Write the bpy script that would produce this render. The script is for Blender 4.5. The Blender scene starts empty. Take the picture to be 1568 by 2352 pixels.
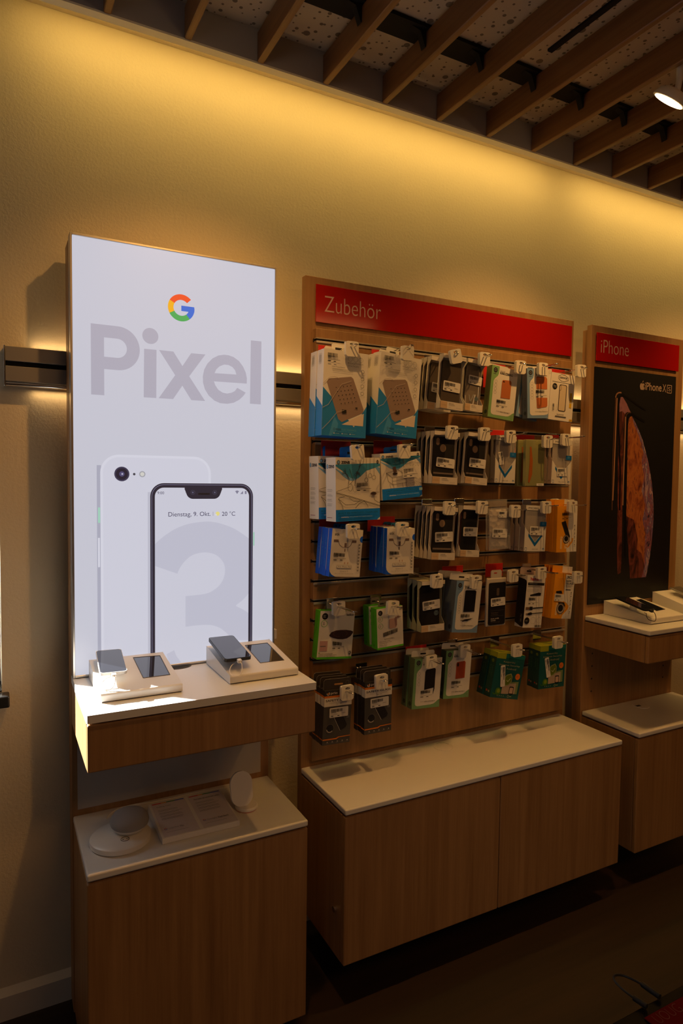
import bpy, bmesh, math, random
from mathutils import Vector, Matrix
random.seed(7)
D = bpy.data
SC = bpy.context.scene
COL = SC.collection

# ------------------------------------------------------------------ camera, world, lights, exposure
YAW, PITCH, ROLL, FPX = 0.48592516, -0.04980905, 0.01242502, 1509.456
CAM = Vector((0.0, -2.106, 1.6))
FW = Vector((math.sin(YAW) * math.cos(PITCH), math.cos(YAW) * math.cos(PITCH), math.sin(PITCH)))
_r = Vector((math.cos(YAW), -math.sin(YAW), 0)); _u = _r.cross(FW)
RT = math.cos(ROLL) * _r + math.sin(ROLL) * _u
UP = -math.sin(ROLL) * _r + math.cos(ROLL) * _u
cam = D.cameras.new('camera'); cam_o = D.objects.new('camera', cam); COL.objects.link(cam_o)
cam.sensor_fit = 'VERTICAL'; cam.sensor_height = 36; cam.lens = FPX / 2352 * 36; cam.clip_start = 0.05
cam_o.matrix_world = Matrix((RT, UP, -FW)).transposed().to_4x4()
cam_o.location = CAM
SC.camera = cam_o
SC.view_settings.view_transform = 'Standard'; SC.view_settings.look = 'None'
SC.view_settings.exposure = 0.0; SC.view_settings.gamma = 1; SC.view_settings.use_curve_mapping = False
try: SC.cycles.max_bounces = 8; SC.cycles.diffuse_bounces = 5; SC.cycles.glossy_bounces = 4; SC.cycles.transparent_max_bounces = 16
except Exception: pass

world = D.worlds.new('sky'); SC.world = world; world.use_nodes = True
wn = world.node_tree.nodes['Background']; wn.inputs['Color'].default_value = (0.72, 0.82, 1.0, 1); wn.inputs['Strength'].default_value = 1.9

def light(name, kind, loc, aim, energy, color, **kw):
    l = D.lights.new(name, kind); o = D.objects.new(name, l); COL.objects.link(o)
    o.location = loc; d = Vector(aim)
    up = 'Y'
    o.rotation_euler = d.to_track_quat('-Z', up).to_euler()
    l.energy = energy; l.color = color
    for k, v in kw.items(): setattr(l, k, v)
    return o

SUN_E, COVE_E, RAIL_E, SPOT_E = 40.0, 3.7, 0.38, 30.0
COVE_C, RAIL_C, SPOT_C = (1, 0.67, 0.185), (1, 0.64, 0.29), (1, 0.49, 0.135)
light('sun', 'SUN', (-2, 2, 3), (0.70, -0.71, -0.50), SUN_E, (1, 0.97, 0.92), angle=math.radians(0.6))
for xa, xb in ((0.10, 2.06), (2.20, 4.6)):      # led strips hidden behind the fascia
    c = light('cove_led', 'AREA', ((xa + xb) / 2, -0.150, 2.922), (0, 0.12, -1), COVE_E * (xb - xa) / 1.9, COVE_C, shape='RECTANGLE', size=xb - xa, size_y=0.02)
for z, dz, e in ((1.962, 1, 1.0), (1.842, -1, 0.9)):   # led strips along the top and foot of the wall rail
    light('rail_led', 'AREA', (2.45, -0.018, z), (0, 0.25, dz), RAIL_E * e * 4.8, RAIL_C, shape='RECTANGLE', size=4.7, size_y=0.012)
SPOTS = [(0.58, 1.0), (1.81, 1.0), (3.05, 1.0)]
for x, e in SPOTS:
    light('spot_beam', 'SPOT', (x - 0.004, -0.748, 2.735), (-0.02, 0.42, -0.95), SPOT_E * e, SPOT_C, spot_size=math.radians(98), spot_blend=1.0, shadow_soft_size=0.02)
light('cool_fill_light', 'AREA', (-1.6, -2.6, 1.5), (1.0, 0.75, 0.0), 2.0, (0.78, 0.88, 1.0), shape='RECTANGLE', size=1.2, size_y=1.2)  # added bluish fill from the left
light('warm_fill_light', 'AREA', (1.6, -3.0, 2.75), (0, 0.25, -1), 13.0, (1, 0.48, 0.15), shape='RECTANGLE', size=2.2, size_y=0.6)  # warm overhead fill added to lift the overall tone, without a fixture

# ------------------------------------------------------------------ helpers
def ray(px, py): return FW + RT * ((px - 784) / FPX) - UP * ((py - 1176) / FPX)
def atY(px, py, y): d = ray(px, py); return CAM + d * ((y - CAM.y) / d.y)
def atZ(px, py, z): d = ray(px, py); return CAM + d * ((z - CAM.z) / d.z)
def atX(px, py, x): d = ray(px, py); return CAM + d * ((x - CAM.x) / d.x)
def atP(px, py, p0, n): d = ray(px, py); return CAM + d * ((p0 - CAM).dot(n) / d.dot(n))
def proj(P): v = P - CAM; return 784 + FPX * v.dot(RT) / v.dot(FW), 1176 - FPX * v.dot(UP) / v.dot(FW)

MATS = {}
def mat(name, col=(0.8, 0.8, 0.8), rough=0.5, metal=0.0, emit=None, alpha=None, trans=0.0, coat=0.0, ior=None, nodes=None, spec=None):
    if name in MATS: return MATS[name]
    m = D.materials.new(name); m.use_nodes = True
    b = m.node_tree.nodes['Principled BSDF']
    b.inputs['Base Color'].default_value = (*col, 1); b.inputs['Roughness'].default_value = rough; b.inputs['Metallic'].default_value = metal
    if emit: b.inputs['Emission Color'].default_value = (*emit[0], 1); b.inputs['Emission Strength'].default_value = emit[1]
    if alpha is not None: b.inputs['Alpha'].default_value = alpha
    if trans: b.inputs['Transmission Weight'].default_value = trans
    if coat: b.inputs['Coat Weight'].default_value = coat
    if spec is not None: b.inputs['Specular IOR Level'].default_value = spec
    if ior: b.inputs['IOR'].default_value = ior
    if nodes: nodes(m.node_tree, b)
    MATS[name] = m
    return m
def N(nt, t, **kw):
    n = nt.nodes.new(t)
    for k, v in kw.items():
        if k in n.inputs: n.inputs[k].default_value = v
        else: setattr(n, k, v)
    return n
def S(v): # srgb 0-255 -> linear
    return tuple(((c / 255) / 12.92 if c / 255 <= 0.04045 else ((c / 255 + 0.055) / 1.055) ** 2.4) for c in v)
def ink(*rgb): return mat('ink_%02x%02x%02x' % rgb, S(rgb), 0.55)

def wood_nodes(c1, c2, axis, sc=1.0, bump=0.04):
    def f(nt, b):
        tc = N(nt, 'ShaderNodeTexCoord'); mp = N(nt, 'ShaderNodeMapping')
        s = [70 * sc] * 3; s[axis] = 2.2 * sc; mp.inputs['Scale'].default_value = s
        geo = N(nt, 'ShaderNodeNewGeometry')
        nt.links.new(geo.outputs['Position'], mp.inputs['Vector'])
        n1 = N(nt, 'ShaderNodeTexNoise', Scale=1.0, Detail=5.0, Roughness=0.65)
        nt.links.new(mp.outputs[0], n1.inputs['Vector'])
        mp2 = N(nt, 'ShaderNodeMapping'); s2 = [9 * sc] * 3; s2[axis] = 0.7 * sc; mp2.inputs['Scale'].default_value = s2
        nt.links.new(geo.outputs['Position'], mp2.inputs['Vector'])
        n2 = N(nt, 'ShaderNodeTexNoise', Scale=1.0, Detail=3.0, Distortion=1.2)
        nt.links.new(mp2.outputs[0], n2.inputs['Vector'])
        mx = N(nt, 'ShaderNodeMix', data_type='FLOAT'); mx.inputs[0].default_value = 0.46
        nt.links.new(n1.outputs['Fac'], mx.inputs[2]); nt.links.new(n2.outputs['Fac'], mx.inputs[3])
        cr = N(nt, 'ShaderNodeValToRGB'); cr.color_ramp.elements[0].position = 0.33; cr.color_ramp.elements[0].color = (*c1, 1)
        cr.color_ramp.elements[1].position = 0.66; cr.color_ramp.elements[1].color = (*c2, 1)
        nt.links.new(mx.outputs[0], cr.inputs[0]); nt.links.new(cr.outputs[0], b.inputs['Base Color'])
        bp = N(nt, 'ShaderNodeBump', Strength=bump, Distance=0.002); nt.links.new(n1.outputs['Fac'], bp.inputs['Height']); nt.links.new(bp.outputs[0], b.inputs['Normal'])
    return f
OAK = mat('oak_veneer', rough=0.45, nodes=wood_nodes((0.25, 0.124, 0.045), (0.41, 0.226, 0.090), 2))
SLATW = mat('slat_veneer', rough=0.42, nodes=wood_nodes((0.16, 0.070, 0.026), (0.28, 0.135, 0.052), 1))
FLOORW = mat('dark_floor_boards', rough=0.55, nodes=wood_nodes((0.012, 0.006, 0.003), (0.032, 0.015, 0.007), 0, 0.5))
def plaster(col):
    def f(nt, b):
        g = N(nt, 'ShaderNodeNewGeometry')
        n = N(nt, 'ShaderNodeTexNoise', Scale=110.0, Detail=4.0, Roughness=0.6); nt.links.new(g.outputs['Position'], n.inputs['Vector'])
        bp = N(nt, 'ShaderNodeBump', Strength=0.35, Distance=0.004); nt.links.new(n.outputs['Fac'], bp.inputs['Height']); nt.links.new(bp.outputs[0], b.inputs['Normal'])
        n2 = N(nt, 'ShaderNodeTexNoise', Scale=1.7, Detail=2.0); nt.links.new(g.outputs['Position'], n2.inputs['Vector'])
        cr = N(nt, 'ShaderNodeValToRGB'); cr.color_ramp.elements[0].color = (*[c * 0.95 for c in col], 1); cr.color_ramp.elements[1].color = (*[c * 1.04 for c in col], 1)
        nt.links.new(n2.outputs['Fac'], cr.inputs[0]); nt.links.new(cr.outputs[0], b.inputs['Base Color'])
    return f
PLASTER = mat('cream_plaster', rough=0.85, nodes=plaster((0.70, 0.60, 0.42)))
GREYPAINT = mat('grey_paint', (0.44, 0.40, 0.38), 0.7)
SKIRT = mat('skirting_paint', (0.66, 0.60, 0.50), 0.5)
def perf(nt, b):
    g = N(nt, 'ShaderNodeNewGeometry'); prev = None
    for sc, rad, rnd in ((10.0, 0.105, 0.5), (18.0, 0.10, 0.6), (28.0, 0.115, 0.5)):
        v = N(nt, 'ShaderNodeTexVoronoi', voronoi_dimensions='2D', Scale=sc, Randomness=rnd); nt.links.new(g.outputs['Position'], v.inputs['Vector'])
        sp = N(nt, 'ShaderNodeSeparateColor'); nt.links.new(v.outputs['Color'], sp.inputs[0])
        mm = N(nt, 'ShaderNodeMath', operation='MULTIPLY_ADD'); mm.inputs[1].default_value = rad * 0.5; mm.inputs[2].default_value = rad * 0.6
        nt.links.new(sp.outputs[0], mm.inputs[0])
        lt = N(nt, 'ShaderNodeMath', operation='LESS_THAN'); nt.links.new(v.outputs['Distance'], lt.inputs[0]); nt.links.new(mm.outputs[0], lt.inputs[1])
        if prev is None: prev = lt
        else:
            mx = N(nt, 'ShaderNodeMath', operation='MAXIMUM'); nt.links.new(prev.outputs[0], mx.inputs[0]); nt.links.new(lt.outputs[0], mx.inputs[1]); prev = mx
    mc = N(nt, 'ShaderNodeMix', data_type='RGBA'); mc.inputs[6].default_value = (0.62, 0.53, 0.42, 1); mc.inputs[7].default_value = (0.20, 0.155, 0.115, 1)
    nt.links.new(prev.outputs[0], mc.inputs[0]); nt.links.new(mc.outputs[2], b.inputs['Base Color'])
PERF = mat('perforated_ceiling', rough=0.8, nodes=perf)
WHITE_TOP = mat('white_solid_surface', (0.78, 0.76, 0.72), 0.28)
WHITE_PL = mat('white_plastic', (0.80, 0.77, 0.72), 0.32)
TAGM = mat('tag_plastic', (0.84, 0.80, 0.70), 0.35)
CARD = mat('white_card', (0.80, 0.77, 0.72), 0.5)
CHROME = mat('chrome_wire', (0.75, 0.75, 0.75), 0.15, 1.0)
ALU = mat('brushed_aluminium', (0.62, 0.58, 0.52), 0.33, 1.0)
RAILM = mat('rail_aluminium', (0.30, 0.28, 0.26), 0.45, 0.6)
BLACK = mat('black_plastic', (0.012, 0.012, 0.013), 0.4)
BLACKSAT = mat('black_metal', (0.005, 0.005, 0.005), 0.85)
GLASSK = mat('dark_screen_glass', (0.012, 0.014, 0.02), 0.06, 0, coat=1.0)
REDAC = mat('red_acrylic', (0.40, 0.006, 0.003), 0.10)
REDC = mat('red_card', (0.60, 0.020, 0.012), 0.5)
CLEAR = mat('clear_plastic', (0.9, 0.9, 0.9), 0.1, alpha=0.16)
SMOKE = mat('smoky_clear_plastic', (0.10, 0.085, 0.07), 0.12, alpha=0.72)
STONE = mat('black_stone', (0.02, 0.02, 0.02), 0.25)
GLASS = mat('window_glass', (1, 1, 1), 0.0, alpha=0.06)
FABRIC = mat('grey_knit', (0.36, 0.35, 0.35), 0.9, nodes=lambda nt, b: (lambda v, bp: (nt.links.new(v.outputs['Distance'], bp.inputs['Height']), nt.links.new(bp.outputs[0], b.inputs['Normal'])))(N(nt, 'ShaderNodeTexVoronoi', Scale=500.0), N(nt, 'ShaderNodeBump', Strength=0.5, Distance=0.001)))
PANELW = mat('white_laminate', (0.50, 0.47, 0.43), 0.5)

def smooth_path(p, n=5):
    p = [Vector(q) for q in p]; out = []
    for i in range(len(p) - 1):
        a, b, c, d = p[max(i - 1, 0)], p[i], p[i + 1], p[min(i + 2, len(p) - 1)]
        for k in range(n):
            t = k / n; out.append(0.5 * ((2 * b) + (c - a) * t + (2 * a - 5 * b + 4 * c - d) * t * t + (3 * b - a - 3 * c + d) * t ** 3))
    return out + [p[-1]]
class MB:
    """collects polygons for one mesh"""
    def __init__(s, M=None): s.v = []; s.f = []; s.m = []; s.mats = []; s.M = M or Matrix.Identity(4)
    def mi(s, m):
        if m not in s.mats: s.mats.append(m)
        return s.mats.index(m)
    def add(s, vs, fs, m):
        o = len(s.v); s.v += [s.M @ Vector(p) for p in vs]; k = s.mi(m)
        for f in fs: s.f.append([i + o for i in f]); s.m.append(k)
        return s
    def poly(s, pts, m): return s.add(pts, [list(range(len(pts)))], m)
    def box(s, x0, x1, y0, y1, z0, z1, m, bev=0.0, seg=2):
        if bev > 0:
            bm = bmesh.new(); bmesh.ops.create_cube(bm, size=1)
            for v in bm.verts: v.co = Vector(((x0 + x1) / 2 + v.co.x * (x1 - x0), (y0 + y1) / 2 + v.co.y * (y1 - y0), (z0 + z1) / 2 + v.co.z * (z1 - z0)))
            bmesh.ops.bevel(bm, geom=bm.edges[:], offset=bev, segments=seg, profile=0.5, affect='EDGES')
            bm.verts.index_update(); s.add([v.co.copy() for v in bm.verts], [[v.index for v in f.verts] for f in bm.faces], m); bm.free(); return s
        vs = [(x, y, z) for z in (z0, z1) for y in (y0, y1) for x in (x0, x1)]
        return s.add(vs, [(0, 2, 3, 1), (4, 5, 7, 6), (0, 1, 5, 4), (2, 6, 7, 3), (0, 4, 6, 2), (1, 3, 7, 5)], m)
    def extr(s, pts, off, m, caps=True, m2=None):
        """closed outline pts extruded by vector off"""
        off = Vector(off); n = len(pts); vs = [Vector(p) for p in pts] + [Vector(p) + off for p in pts]
        s.add(vs, [(i, (i + 1) % n, n + (i + 1) % n, n + i) for i in range(n)], m2 or m)
        if caps: s.add(vs, [list(range(n))[::-1], list(range(n, 2 * n))], m)
        return s
    def tube(s, path, r, m, seg=8, closed=False, cap=True):
        path = [Vector(p) for p in path]; n = len(path); rings = []
        prev = None
        for i, p in enumerate(path):
            a = path[(i - 1) % n] if (i or closed) else p; b = path[(i + 1) % n] if (i < n - 1 or closed) else p
            t = (b - a).normalized()
            if prev is None: prev = Vector((0, 0, 1)) if abs(t.z) < 0.9 else Vector((1, 0, 0))
            u = (prev - t * prev.dot(t)).normalized(); w = t.cross(u); prev = u
            rings.append([p + (u * math.cos(2 * math.pi * k / seg) + w * math.sin(2 * math.pi * k / seg)) * r for k in range(seg)])
        vs = [q for rg in rings for q in rg]; fs = []
        for i in range(n if closed else n - 1):
            j = (i + 1) % n
            for k in range(seg): fs.append((i * seg + k, i * seg + (k + 1) % seg, j * seg + (k + 1) % seg, j * seg + k))
        if cap and not closed: fs += [list(range(seg))[::-1], list(range((n - 1) * seg, n * seg))]
        return s.add(vs, fs, m)
    def lathe(s, prof, m, c=(0, 0, 0), seg=40):
        c = Vector(c); vs = []; fs = []
        for r, z in prof: vs += [c + Vector((r * math.cos(2 * math.pi * k / seg), r * math.sin(2 * math.pi * k / seg), z)) for k in range(seg)]
        for i in range(len(prof) - 1):
            for k in range(seg): fs.append((i * seg + k, i * seg + (k + 1) % seg, (i + 1) * seg + (k + 1) % seg, (i + 1) * seg + k))
        fs += [list(range(seg))[::-1], list(range((len(prof) - 1) * seg, len(prof) * seg))]
        return s.add(vs, fs, m)
    def build(s, name, parent=None, smooth=False, base=None):
        me = D.meshes.new(name); vs = s.v
        if base is not None: vs = [v - Vector(base) for v in vs]
        me.from_pydata([tuple(v) for v in vs], [], s.f)
        for m in s.mats: me.materials.append(m)
        me.polygons.foreach_set('material_index', s.m)
        if smooth:
            me.polygons.foreach_set('use_smooth', [True] * len(s.f))
        me.validate(); me.update()
        o = D.objects.new(name, me); COL.objects.link(o)
        if base is not None: o.location = base
        if parent: o.parent = parent
        if smooth:
            try:
                md = None
                me.set_sharp_from_angle(angle=math.radians(40))
            except Exception: pass
        return o

def empty(name, label, cat, loc=(0, 0, 0), group=None, M=None):
    o = D.objects.new(name, None); COL.objects.link(o); o.empty_display_size = 0.02
    if M is not None: o.matrix_world = M
    else: o.location = loc
    o['label'] = label; o['category'] = cat
    if group: o['group'] = group
    return o
def tag(o, label, cat, group=None):
    o['label'] = label; o['category'] = cat
    if group: o['group'] = group
    return o
def struct(o): o['kind'] = 'structure'; return o
def copy_tree(o, parent=None):
    c = o.copy(); COL.objects.link(c)
    if parent: c.parent = parent
    for ch in list(o.children): copy_tree(ch, c)
    return c

# flat text as triangles in the unit square (cached)
_TX = {}
def text_geo(s, bold=0.0):
    k = (s, bold)
    if k in _TX: return _TX[k]
    cu = D.curves.new('t', 'FONT'); cu.body = s; cu.resolution_u = 5 if len(s) < 9 else (4 if len(s) < 18 else 2); cu.offset = bold
    ob = D.objects.new('t', cu); COL.objects.link(ob)
    me = ob.to_mesh()
    vs = [(v.co.x, v.co.y) for v in me.vertices]; fs = [list(p.vertices) for p in me.polygons]
    ob.to_mesh_clear(); COL.objects.unlink(ob); D.objects.remove(ob); D.curves.remove(cu)
    x0 = min(v[0] for v in vs); x1 = max(v[0] for v in vs); y0 = min(v[1] for v in vs); y1 = max(v[1] for v in vs)
    _TX[k] = ([((x - x0) / (x1 - x0), (y - y0) / (y1 - y0)) for x, y in vs], fs)
    return _TX[k]

class Decal:
    """prints on the plane  P(u,v) = O + u*U - v*V,  u right 0..1, v down 0..1, lifted along nrm"""
    def __init__(s, mb, O, U, V, lift=0.00025): s.mb = mb; s.O = Vector(O); s.U = Vector(U); s.V = Vector(V); s.n = s.U.cross(s.V).normalized(); s.k = 0; s.lift = lift; s.asp = s.U.length / s.V.length
    def P(s, u, v): return s.O + s.U * u - s.V * v + s.n * (s.lift * (1 + s.k))
    def up(s): s.k += 0.35
    def poly(s, pts, m): s.up(); s.mb.poly([s.P(u, v) for u, v in reversed(pts)], m)
    def rect(s, u0, v0, u1, v1, m): s.poly([(u0, v0), (u1, v0), (u1, v1), (u0, v1)], m)
    def rrect(s, u0, v0, u1, v1, r, m, seg=5):
        rv = r * s.asp; pts = []
        for cu, cv, a0 in ((u1 - r, v0 + rv, -90), (u1 - r, v1 - rv, 0), (u0 + r, v1 - rv, 90), (u0 + r, v0 + rv, 180)):
            for i in range(seg + 1):
                a = math.radians(a0 + 90 * i / seg); pts.append((cu + r * math.cos(a), cv + rv * math.sin(a)))
        s.poly(pts, m)
    def disc(s, u, v, r, m, sq=1.0, seg=24): s.poly([(u + r * math.cos(2 * math.pi * i / seg), v + r * s.asp * sq * math.sin(2 * math.pi * i / seg)) for i in range(seg)], m)
    def line(s, pts, w, m):
        s.up()
        for (a, b), (c, d) in zip(pts, pts[1:]):
            A = s.P(a, b); B = s.P(c, d); t = (B - A)
            if t.length < 1e-7: continue
            q = t.normalized().cross(s.n) * (w * s.U.length / 2)
            s.mb.poly([A + q, B + q, B - q, A - q], m)
    def ring(s, u, v, r, w, m, sq=1.0, seg=20, a0=0, a1=360): s.line([(u + r * math.cos(math.radians(a0 + (a1 - a0) * i / seg)), v + r * s.asp * sq * math.sin(math.radians(a0 + (a1 - a0) * i / seg))) for i in range(seg + 1)], w, m)
    def text(s, u0, v0, u1, v1, t, m, bold=0.0, sl=0.0):
        s.up(); vs, fs = text_geo(t, bold)
        s.mb.add([s.P(u0 + (u1 - u0) * x, v1 + (v0 - v1) * y + sl * x) for x, y in vs], fs, m)
    def vtext(s, u0, v0, u1, v1, t, m, bold=0.0):   # reads downwards
        s.up(); vs, fs = text_geo(t, bold)
        s.mb.add([s.P(u1 - (u1 - u0) * (1 - y), v0 + (v1 - v0) * x) for x, y in vs], fs, m)
    def bars(s, u0, v0, u1, v1, m, sl=0.0):
        s.up(); x = 0; rnd = random.Random(5)
        while x < 1:
            w = rnd.choice((0.022, 0.035, 0.05)); 
            a = u0 + (u1 - u0) * x; b = u0 + (u1 - u0) * min(1, x + w)
            s.mb.poly([s.P(a, v1 + sl * x), s.P(b, v1 + sl * x), s.P(b, v0 + sl * x), s.P(a, v0 + sl * x)], m); x += w + rnd.choice((0.02, 0.03))
    def lines(s, u0, v0, u1, v1, n, m, w=0.006):     # unreadably small print
        rnd = random.Random(int(u0 * 100 + v0 * 77))
        for i in range(n):
            v = v0 + (v1 - v0) * (i / max(1, n - 1)); s.line([(u0, v), (u0 + (u1 - u0) * rnd.uniform(0.75, 1), v)], w, m)

INK = ink(22, 22, 24); GREYI = ink(150, 148, 145); MIDI = ink(95, 92, 90); PAPER = mat('label_paper', (0.80, 0.78, 0.74), 0.5)
def price_sticker(parent, O, U, V, rot=0.0, kind=0):
    """small white paper price label, its own part; O top left corner, U width, V height"""
    O = Vector(O); U = Vector(U); V = Vector(V); n = U.cross(V).normalized()
    if rot:
        R = Matrix.Rotation(rot, 3, n); c = O + U / 2 - V / 2; U = R @ U; V = R @ V; O = c - U / 2 + V / 2
    mb = MB(); d = Decal(mb, O, U, V, 0.0012)
    d.rrect(0, 0, 1, 1, 0.05, PAPER); d.lift = 0.0002; d.k = 9
    d.bars(0.08, 0.14, 0.68, 0.44, INK); d.lines(0.08, 0.50, 0.36, 0.50, 1, INK, 0.02)
    d.lines(0.08, 0.68, 0.5, 0.68, 1, MIDI, 0.012); d.lines(0.66, 0.62, 0.92, 0.62, 1, MIDI, 0.012)
    d.rect(0.08, 0.80, 0.2, 0.87, INK); d.rect(0.42, 0.80, 0.53, 0.87, INK)
    return mb.build('price_sticker', parent)
def printed_price(d, u0, v0, u1, v1, sl=0.0):
    w = u1 - u0; h = v1 - v0
    d.bars(u0, v0, u0 + w * 0.6, v0 + h * 0.42, INK, sl); d.lines(u0, v0 + h * 0.5, u0 + w * 0.25, v0 + h * 0.5, 1, INK, 0.012)
    d.lines(u0, v0 + h * 0.72, u0 + w * 0.9, v0 + h * 0.74, 1, MIDI, 0.007)
    d.rect(u0, v0 + h * 0.86, u0 + w * 0.18, v0 + h * 0.95, INK); d.rect(u0 + w * 0.36, v0 + h * 0.86, u0 + w * 0.5, v0 + h * 0.95, INK)

# ------------------------------------------------------------------ the room
ZC = 2.93
b = MB()   # back wall with the window opening to its left
WX0, WX1, WZ0, WZ1 = -0.60, 0.012, 0.975, 2.20
b.box(WX1, 5.2, 0, 0.2, 0, 3.05, PLASTER); b.box(-1.8, WX0, 0, 0.2, 0, 3.05, PLASTER)
b.box(WX0, WX1, 0, 0.2, 0, WZ0, PLASTER); b.box(WX0, WX1, 0, 0.2, WZ1, 3.05, PLASTER)
struct(b.build('wall_back'))
DIM = mat('room_paint', (0.34, 0.24, 0.16), 0.8)
struct(MB().box(-1.9, -1.8, -4.6, 0.2, 0, 3.05, DIM).build('wall_left'))
struct(MB().box(5.2, 5.3, -4.6, 0.2, 0, 3.05, DIM).build('wall_right'))
struct(MB().box(-1.8, 5.2, -4.7, -4.6, 0, 3.05, DIM).build('wall_front'))
struct(MB().box(-1.8, 5.2, -4.6, 0.2, -0.08, 0, FLOORW).build('floor'))
b = MB().box(-1.8, 5.2, -4.6, 0.2, ZC, ZC + 0.12, PERF)
struct(b.build('ceiling'))
win = empty('window_1', 'white framed window with bright daylight at the left edge', 'window', (-0.29, 0.12, WZ0)); del win['label']; del win['category']; struct(win)
fr = MB(); F = WHITE_PL
y0, y1 = 0.10, 0.15
fr.box(WX0, WX0 + 0.06, y0, y1, WZ0, WZ1, F); fr.box(WX1 - 0.012, WX1, y0, y1, WZ0, WZ1, F)
fr.box(WX0 + 0.06, WX1 - 0.012, y0, y1, WZ0, WZ0 + 0.055, F); fr.box(WX0 + 0.06, WX1 - 0.012, y0, y1, WZ1 - 0.03, WZ1, F)
fr.box(-0.118, -0.106, y0, y1, WZ0 + 0.055, WZ1 - 0.03, F)
o = fr.build('window_frame'); o.parent = win; o.matrix_parent_inverse = Matrix.Translation(-win.location)
o = MB().box(WX0 + 0.06, WX1 - 0.012, 0.122, 0.126, WZ0 + 0.055, WZ1 - 0.03, GLASS).build('window_pane'); o.parent = win; o.matrix_parent_inverse = Matrix.Translation(-win.location)
struct(MB().box(WX0 - 0.03, 0.031, -0.05, -0.0005, 0.941, 0.9745, STONE, 0.004).build('trim_1'))   # stone sill
struct(MB().box(WX0, WX1 - 0.0005, -0.0004, 0.0995, 0.9751, 0.979, STONE).build('trim_5'))
b = MB(); b.extr([(-1.8, 0.0, 0), (-1.8, -0.018, 0), (-1.8, -0.018, 0.072), (-1.8, -0.012, 0.078), (-1.8, 0.0, 0.09)], (7.0, 0, 0), SKIRT)
struct(b.build('baseboard_back'))
# fascia in front of the light cove
struct(MB().box(-1.8, 5.2, -0.200, -0.172, 2.835, ZC, GREYPAINT).build('trim_2'))
struct(MB().box(-1.8, 5.2, -0.2004, -0.1716, 2.829, 2.8348, mat('lip_white', (0.93, 0.88, 0.72), 0.5)).build('trim_3'))
struct(MB().box(-1.8, 5.2, -0.1716, -0.0005, 2.9255, 2.9298, PLASTER).build('trim_4'))
# ceiling slats, their black carrier bar and its claws
ORD = ['first', 'second', 'third', 'fourth', 'fifth', 'sixth', 'seventh', 'eighth', 'ninth', 'tenth', 'eleventh', 'twelfth', 'thirteenth', 'fourteenth', 'fifteenth', 'sixteenth', 'seventeenth', 'eighteenth']
slat0 = None
for k in range(-1, 15):
    x = 0.498 + 0.2165 * k
    if slat0 is None:
        slat0 = o = MB().box(-0.010, 0.010, -2.15, 2.15, 0, 0.0865, SLATW, 0.0025, 1).build('wooden_slat')
    else: o = slat0.copy(); COL.objects.link(o)
    o.location = (x, -2.3505, 2.832)
    tag(o, 'long dark oak ceiling slat seen from below, %s slat from the left edge' % ORD[k + 1], 'ceiling slat', 'wooden slats under the ceiling')
bar = empty('slat_carrier', 'black metal carrier bar with claws gripping the ceiling slats', 'ceiling bracket', (1.9, -0.42, 2.90))
o = MB().box(-1.9, 2.6, -0.040, 0.040, 0.0190, 0.0295, BLACKSAT).build('bar', bar)
for k in range(-1, 15):
    x = 0.498 + 0.2165 * k - 1.9
    cm = MB()
    cm.extr([(x - 0.058, -0.028, 0.026), (x - 0.058, -0.028, 0.018), (x - 0.030, -0.028, 0.012), (x - 0.020, -0.028, -0.012), (x - 0.013, -0.028, -0.030), (x - 0.0105, -0.028, -0.026), (x - 0.0105, -0.028, 0.026)], (0, 0.020, 0), BLACKSAT)
    cm.build('claw', bar)

q = atZ(1262, 117, ZC - 0.004)
tk = MB().box(-0.009, 0.009, -0.9, 0, -0.004, 0.0035, BLACKSAT).build('light_track'); tk.location = (q.x, q.y, ZC - 0.004)
tag(tk, 'thin black light track recessed in the perforated ceiling between the slats', 'light track')

# ------------------------------------------------------------------ wall rail
rail = empty('wall_rail', 'grey metal wall rail with black groove running behind the display units', 'wall rail', (0.031, 0, 1.85))
rb = MB()
rb.box(0, 5.1, -0.042, -0.002, 0.068, 0.108, RAILM, 0.001, 1); rb.box(0, 5.1, -0.042, -0.002, 0.012, 0.054, RAILM, 0.001, 1)
rb.box(0.001, 5.1, -0.030, -0.002, 0.054, 0.068, BLACKSAT)
rb.build('rail_body', rail)
MB().tube([(0.001, -0.036, 0.005), (5.1, -0.036, 0.005)], 0.006, CHROME, 12).build('lower_tube', rail, smooth=True)
MB().box(-0.004, 0, -0.045, -0.001, -0.002, 0.110, CHROME, 0.001, 1).build('end_cap', rail)

# ------------------------------------------------------------------ display units: wood backs, shelves, cabinets
def board(name, label, x0, x1, y0, y1, z0, z1, m=OAK, bev=0.0012, cat='wall panel'):
    cx = (x0 + x1) / 2
    o = MB().box(x0 - cx, x1 - cx, y0 - y1, 0, 0, z1 - z0, m, bev, 1).build(name); o.location = (cx, y1, z0)
    return tag(o, label, cat)
board('wood_panel', 'tall oak backing panel behind the glowing white light box', 0.187, 0.790, -0.1145, -0.044, 0.03, 2.250)
board('wood_panel', 'wide oak backing panel behind the slatted accessory wall', 0.908, 2.128, -0.1145, -0.0865, 0.10, 2.266)
p3 = empty('wood_panel', 'oak backing panel with stepped side carrying the black poster', 'wall panel', (2.5, -0.12, 0.1))
MB().box(-0.29, 0.29, 0.004, 0.032, 0, 2.140, OAK, 0.0012, 1).build('rear_board', p3)
MB().box(-0.297, 0.297, -0.0225, 0.0035, 0.0, 2.155, OAK, 0.0012, 1).build('front_board', p3)
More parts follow.
